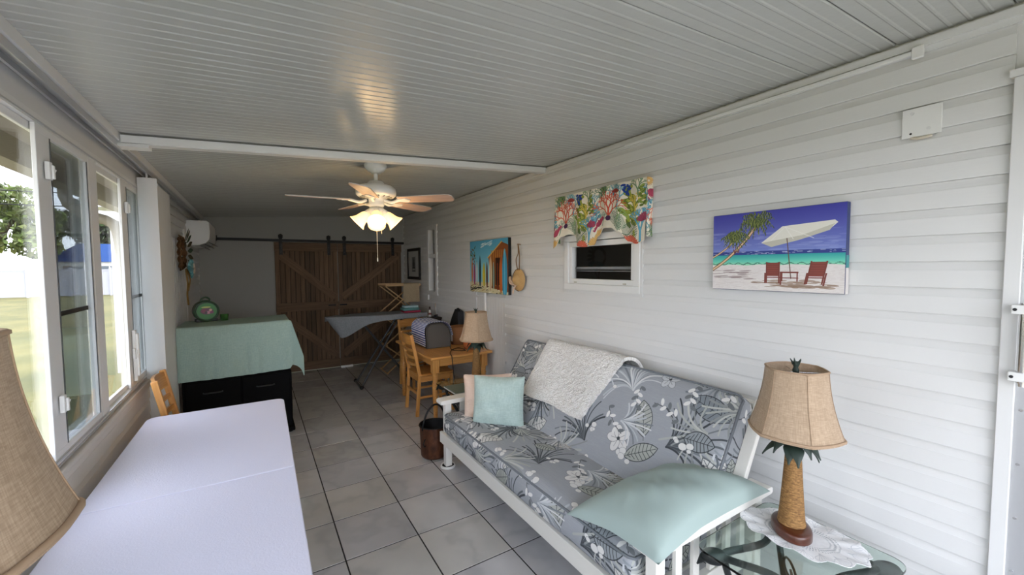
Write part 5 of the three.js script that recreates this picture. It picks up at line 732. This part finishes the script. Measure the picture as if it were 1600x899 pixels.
// ---------------------------------------------------------------- bucket by the futon
{
  const b = thing('copper_bucket', 'old brown copper bucket with black iron handle beside the futon', 'bucket', [1.245, 0, -3.24], 0.3), cop = P('#ffffff', 0.45, { metalness: 0.55, map: tex(256, (u, v) => mix([58, 34, 24], [120, 76, 52], fbm(u, v, 10, 4)), 0.3) });
  M('body', lathe([[0, 0.002], [0.1, 0.002], [0.112, 0.02], [0.122, 0.27], [0.119, 0.272], [0.108, 0.03], [0, 0.012]], 36), cop, b); M('rim', new THREE.TorusGeometry(0.122, 0.006, 8, 40).rotateX(PI / 2).translate(0, 0.272, 0), blackMetal, b); M('lining', lathe([[0.1165, 0.268], [0.1055, 0.035], [0, 0.02]], 32), black, b);
  M('bail', tube([[-0.122, 0.25, 0], [-0.115, 0.3, 0.005], [-0.07, 0.4, 0.01], [0, 0.44, 0.012], [0.07, 0.4, 0.01], [0.115, 0.3, 0.005], [0.122, 0.25, 0]], 0.008, 48, 8), blackMetal, b); M('side_ring', new THREE.TorusGeometry(0.028, 0.005, 8, 20).rotateY(0.5).translate(-0.118, 0.15, 0.03), blackMetal, b);
}
// ---------------------------------------------------------------- on the right wall
{
  const v = thing('coral_valance', 'coral and seaweed print valance over the right wall window', 'valance');
  const z0 = -2.72, z1 = -1.775, top = 2.17, X = XR - 0.07;
  const bot = (u) => { const k = [[0, 1.75], [0.05, 1.765], [0.1, 1.84], [0.2, 1.855], [0.29, 1.83], [0.315, 1.755], [0.4, 1.745], [0.5, 1.755], [0.53, 1.82], [0.6, 1.872], [0.68, 1.87], [0.77, 1.835], [0.84, 1.765], [0.92, 1.745], [1, 1.765]]; for (let i = 1; i < k.length; i++) if (u <= k[i][0]) { const t = (u - k[i - 1][0]) / (k[i][0] - k[i - 1][0]), s = t * t * (3 - 2 * t); return k[i - 1][1] + (k[i][1] - k[i - 1][1]) * s; } return 1.765; };
  M('cloth', sheet(110, 24, (u, w0) => { const w = 1 - w0, y = top - (top - bot(u)) * w; return [X - 0.014 * Math.sin(u * 19 + 0.6) * w - 0.006 * Math.sin(u * 43) - 0.012 * w, y, z0 + (z1 - z0) * u + 0.006 * Math.sin(w * 5) * (u > 0.98 ? 1 : 0)]; }, 0.002), P('#ffffff', 0.85, { map: coralPrint, side: THREE.DoubleSide }), v).geometry;
  for (const z of [z0, z1]) M('return', sheet(6, 10, (u, w) => [X + (XR - 0.016 - X) * u, top - (top - 1.79) * w, z + 0.004 * Math.sin(w * 6)], 0.002, [0.07, 1]), P('#ffffff', 0.85, { map: coralPrint }), v);
  M('rod', [rod([X + 0.012, top - 0.025, z0 - 0.004], [X + 0.012, top - 0.025, z1 + 0.004], 0.007), rod([X + 0.012, top - 0.025, z0 + 0.02], [XR - 0.015, top - 0.025, z0 + 0.02], 0.005), rod([X + 0.012, top - 0.025, z1 - 0.02], [XR - 0.015, top - 0.025, z1 - 0.02], 0.005)], white, v);
  settle(v, XR, 1.75, -2.25);
  const art = (name, label, za, zb, ya, yb, depth, map, side) => { const o = thing(name, label, 'picture', [XR - 0.017, (ya + yb) / 2, (za + zb) / 2]); const w = zb - za, h = yb - ya; M('stretcher', bx(-depth, 0, -h / 2, h / 2, -w / 2, w / 2, 0.004), side, o); const g = new THREE.PlaneGeometry(w - 0.004, h - 0.004).rotateY(-PI / 2).translate(-depth - 0.0006, 0, 0); M('print', g, P('#ffffff', 0.55, { map, side: THREE.DoubleSide }), o); return o; };
  const b = art('beach_canvas', 'canvas print of a palm beach with two loungers and a white parasol', -1.335, -0.728, 1.47, 1.872, 0.032, beachPrint, P('#34406f', 0.6));
  M('side_sand', bx(-0.031, -0.002, -0.2, -0.085, 0.3035, 0.3045), P('#d5cfca', 0.6), b); M('side_sea', bx(-0.031, -0.002, -0.0845, -0.03, 0.3035, 0.3045), P('#3f8f90', 0.6), b);
  art('surf_canvas', 'bright canvas painting of surfboards standing by a beach hut', -4.36, -3.5, 1.312, 1.895, 0.036, surfPrint, P('#0d0f12', 0.6));
  const h = thing('straw_hat', 'small straw sun hat hanging by twine beside the surfboard painting', 'hat', [XR - 0.045, 1.47, -3.33]);
  const straw = P('#ffffff', 0.9, { map: tex(256, (u, w) => mix([170, 128, 72], [226, 194, 140], 0.5 * nz(u * 64, w * 8, 64) + 0.5 * nz(u * 8, w * 64, 64)), 0.12) });
  M('brim', new THREE.LatheGeometry([[0, 0.012], [0.05, 0.014], [0.085, 0.008], [0.108, -0.004], [0.108, -0.008], [0.084, 0.003], [0.05, 0.008], [0, 0.008]].map((p) => new THREE.Vector2(...p)), 36).rotateZ(PI / 2).translate(0, 0, 0), straw, h); M('crown', new THREE.SphereGeometry(0.055, 24, 12, 0, 2 * PI, 0, PI / 2).scale(1, 0.9, 1).rotateZ(PI / 2).translate(-0.008, 0, 0), straw, h);
  M('bow', [tube([[-0.02, -0.04, 0.0], [-0.03, -0.01, -0.08], [-0.02, 0.03, -0.12], [-0.03, -0.03, -0.1], [-0.02, -0.05, -0.02]], 0.012, 30, 6), tube([[-0.03, -0.05, 0.0], [-0.04, -0.1, -0.03], [-0.03, -0.13, -0.05]], 0.008, 16, 6)], P('#d9bfa8', 0.8), h); M('twine', [tube([[0.0, 0.09, -0.012], [-0.005, 0.2, -0.03], [0, 0.26, 0.0], [0.0, 0.345, -0.002], [0.005, 0.26, 0.012], [-0.005, 0.18, 0.03], [0, 0.09, 0.015]], 0.005, 50, 6), rod([0.03, 0.345, 0], [-0.01, 0.347, 0], 0.004)], P('#7d5f3c', 0.9), h); M('edge_band', new THREE.TorusGeometry(0.108, 0.004, 6, 36, PI).rotateY(PI / 2).rotateX(-PI / 2).translate(0.004, 0, 0), P('#4c3220', 0.8), h);
  const fp = thing('framed_print', 'black framed print with a wide white mat near the back corner', 'picture', [XR - 0.013, 1.655, -6.465]); M('frame', [bx(-0.026, 0, 0.205, 0.25, -0.3, 0.3, 0.003), bx(-0.026, 0, -0.25, -0.205, -0.3, 0.3, 0.003), bx(-0.026, 0, -0.205, 0.205, -0.3, -0.255, 0.003), bx(-0.026, 0, -0.205, 0.205, 0.255, 0.3, 0.003)], black, fp); M('mat', bx(-0.014, -0.008, -0.206, 0.206, -0.256, 0.256), P('#b9bab6', 0.8), fp);
  const ink = canvasTex(256, 384, (c) => { c.fillStyle = '#6f726e'; c.fillRect(0, 0, 256, 384); c.fillStyle = '#2e302f'; for (const [x, y, w, hh] of [[90, 60, 70, 200], [60, 140, 130, 90], [110, 20, 26, 60], [40, 250, 180, 80]]) c.fillRect(x, y, w, hh); c.fillStyle = '#a9aca6'; c.fillRect(30, 300, 200, 30); }); M('picture', new THREE.PlaneGeometry(0.17, 0.24).rotateY(-PI / 2).translate(-0.0146, -0.01, 0), P('#ffffff', 0.6, { map: ink, side: THREE.DoubleSide }), fp);
  const pl = thing('blank_plate', 'white square cover plate screwed to the siding at upper right', 'cover plate', [XR - 0.0165, 2.15, -0.515]); M('plate', bx(-0.006, 0, -0.056, 0.054, -0.057, 0.055, 0.002), plastic, pl); M('screw', [rod([-0.006, 0.035, -0.028], [-0.0085, 0.035, -0.028], 0.006), rod([-0.006, -0.032, 0.02], [-0.0085, -0.032, 0.02], 0.006)], whiteTrim, pl); M('hole', [rod([-0.0061, -0.042, -0.03], [-0.0066, -0.042, -0.03], 0.004)], black, pl); M('caulk', [tube([[0, -0.056, -0.03], [-0.006, -0.064, -0.005], [0, -0.06, 0.03]], 0.006, 16, 6)], P('#cfc6b4', 0.8), pl);
  const cd = thing('wire_channel', 'thin white wire channel running along the top of the siding', 'wire channel', [0, 0, 0]); M('channel', [bar([XR - 0.026, 2.425, -2.0], [XR - 0.026, 2.414, -0.55], 0.014, 0.016, 0.002)], plastic, cd); M('end_box', bx(XR - 0.036, XR - 0.0205, 2.39, 2.436, -0.55, -0.515, 0.004), plastic, cd); M('wire', tube([[XR - 0.024, 2.42, -2.86], [XR - 0.026, 2.405, -2.5], [XR - 0.026, 2.41, -2.2], [XR - 0.026, 2.423, -2.0]], 0.003, 24, 5), plastic, cd); settle(cd, XR, 2.42, -1.3);
}
// ---------------------------------------------------------------- ceiling fan
{
  const f = thing('ceiling_fan', 'white five blade ceiling fan with lit glass shades', 'ceiling fan'), cx = 0.81, cz = -3.25, at = (g) => g.translate(cx, 0, cz), cy = ceilY(cx);
  M('canopy', at(lathe([[0, cy - 0.001], [0.082, cy - 0.001], [0.084, cy - 0.012], [0.078, cy - 0.03], [0.06, cy - 0.055], [0.036, cy - 0.066], [0.034, cy - 0.075], [0, cy - 0.075]], 36)), plastic, f);
  M('downrod', at(lathe([[0, 2.25], [0.015, 2.25], [0.015, cy - 0.07], [0, cy - 0.07]], 16)), plastic, f);
  const ventMat = P('#6e6a62', 0.7), mo = M('motor_housing', at(lathe([[0, 2.262], [0.05, 2.262], [0.06, 2.25], [0.064, 2.24], [0.12, 2.226], [0.145, 2.206], [0.15, 2.18], [0.148, 2.158], [0.13, 2.144], [0.06, 2.138], [0.055, 2.1], [0.06, 2.085], [0.052, 2.065], [0, 2.062]], 40)), plastic, f);
  for (let k = 0; k < 16; k++) { const a = k * PI / 8; M('vent', bar([cx + 0.085 * Math.cos(a), 2.1405, cz + 0.085 * Math.sin(a)], [cx + 0.12 * Math.cos(a + 0.12), 2.1415, cz + 0.12 * Math.sin(a + 0.12)], 0.008, 0.004), ventMat, mo); }
  const face = P('#ffffff', 0.45, { map: wood([196, 160, 138], [222, 190, 168], [0.8, 0.2], 22) });
  for (let k = 0; k < 5; k++) {
    const a = THREE.MathUtils.degToRad(30 + 72 * k), R0 = 0.19, R1 = 0.615, put = (g) => g.rotateX(-0.2).rotateY(a).translate(cx, 2.115, cz);
    const out = (i) => [[R0, -0.052], [R0 + 0.02, -0.058], [R1 - 0.05, -0.068], [R1 - 0.015, -0.058], [R1, -0.036], [R1, 0.036], [R1 - 0.015, 0.058], [R1 - 0.05, 0.068], [R0 + 0.02, 0.058], [R0, 0.052]];
    const b = M('blade', put(boxUV(clean(ext(out(), 0.004))).rotateX(PI / 2).translate(0, 0.002, 0)), face, f);
    M('blade_top', put(ext(out().map(([x, y]) => [x * 1.004, y * 1.02]), 0.0022).rotateX(PI / 2).translate(0, 0.0046, 0)), plastic, b);
    M('blade_iron', [tube([[0.07, -0.002, 0], [0.12, -0.02, 0.0], [0.165, -0.012, 0], [0.2, -0.005, 0]], 0.011, 20, 8).rotateY(a).translate(cx, 2.118, cz), put(ext([[0.175, -0.02], [0.25, -0.034], [0.28, 0], [0.25, 0.034], [0.175, 0.02]], 0.005, 0.001).rotateX(PI / 2).translate(0, -0.0025, 0))], plastic, f);
  }
  const kit = M('light_kit', at(lathe([[0, 2.061], [0.05, 2.061], [0.056, 2.04], [0.05, 2.01], [0.03, 1.995], [0.012, 1.985], [0, 1.98]], 28)), plastic, f);
  const glow = P('#fff0cf', 0.35, { emissive: new THREE.Color('#ffdf9a'), emissiveIntensity: 0.7, transmission: 0.25, thickness: 0 });
  const bulbM = P('#fff6e2', 0.4, { emissive: new THREE.Color('#ffe9bd'), emissiveIntensity: 4 });
  for (const deg of [-104, -14, 76, 166]) {
    const a = THREE.MathUtils.degToRad(deg), dir = V(Math.cos(a) * 0.72, -0.7, -Math.sin(a) * 0.72).normalize(), o = V(cx + Math.cos(a) * 0.06, 2.022, cz - Math.sin(a) * 0.06), q = new THREE.Quaternion().setFromUnitVectors(V(0, -1, 0), dir), put = (g) => g.applyQuaternion(q).translate(o.x, o.y, o.z);
    M('lamp_holder', put(lathe([[0, 0.03], [0.02, 0.03], [0.026, 0], [0.027, -0.02], [0, -0.02]], 20)), plastic, f);
    const s = M('glass_shade', put(lathe([[0.026, -0.012], [0.034, -0.025], [0.04, -0.05], [0.044, -0.075], [0.054, -0.1], [0.068, -0.118], [0.0665, -0.119], [0.0515, -0.1], [0.0415, -0.075], [0.0375, -0.05], [0.0315, -0.026], [0.024, -0.0135]], 32)), glow, f);
    M('bulb', put(lathe([[0, -0.02], [0.012, -0.024], [0.016, -0.04], [0.025, -0.062], [0.025, -0.075], [0.016, -0.09], [0, -0.095]], 20)), bulbM, f);
    const l = new THREE.PointLight('#ffd9a0', 0.12); l.castShadow = true; l.shadow.radius = 1.5; const lp = o.clone().addScaledVector(dir, 0.108); l.position.copy(lp); l.name = 'bulb_light'; f.add(l);
  }
  M('pull_chain', [rod([cx, 1.67, cz], [cx, 1.985, cz], 0.0016, 0.0016, 6), rod([cx + 0.03, 1.86, cz + 0.02], [cx + 0.03, 2.02, cz + 0.02], 0.0016, 0.0016, 6), lathe([[0, 0], [0.005, 0.004], [0.004, 0.03], [0, 0.034]], 10).translate(cx, 1.645, cz)], P('#d8d4c8', 0.4), f);
  settle(f, cx, 2.39, cz);
}
renderer.render(scene, camera);
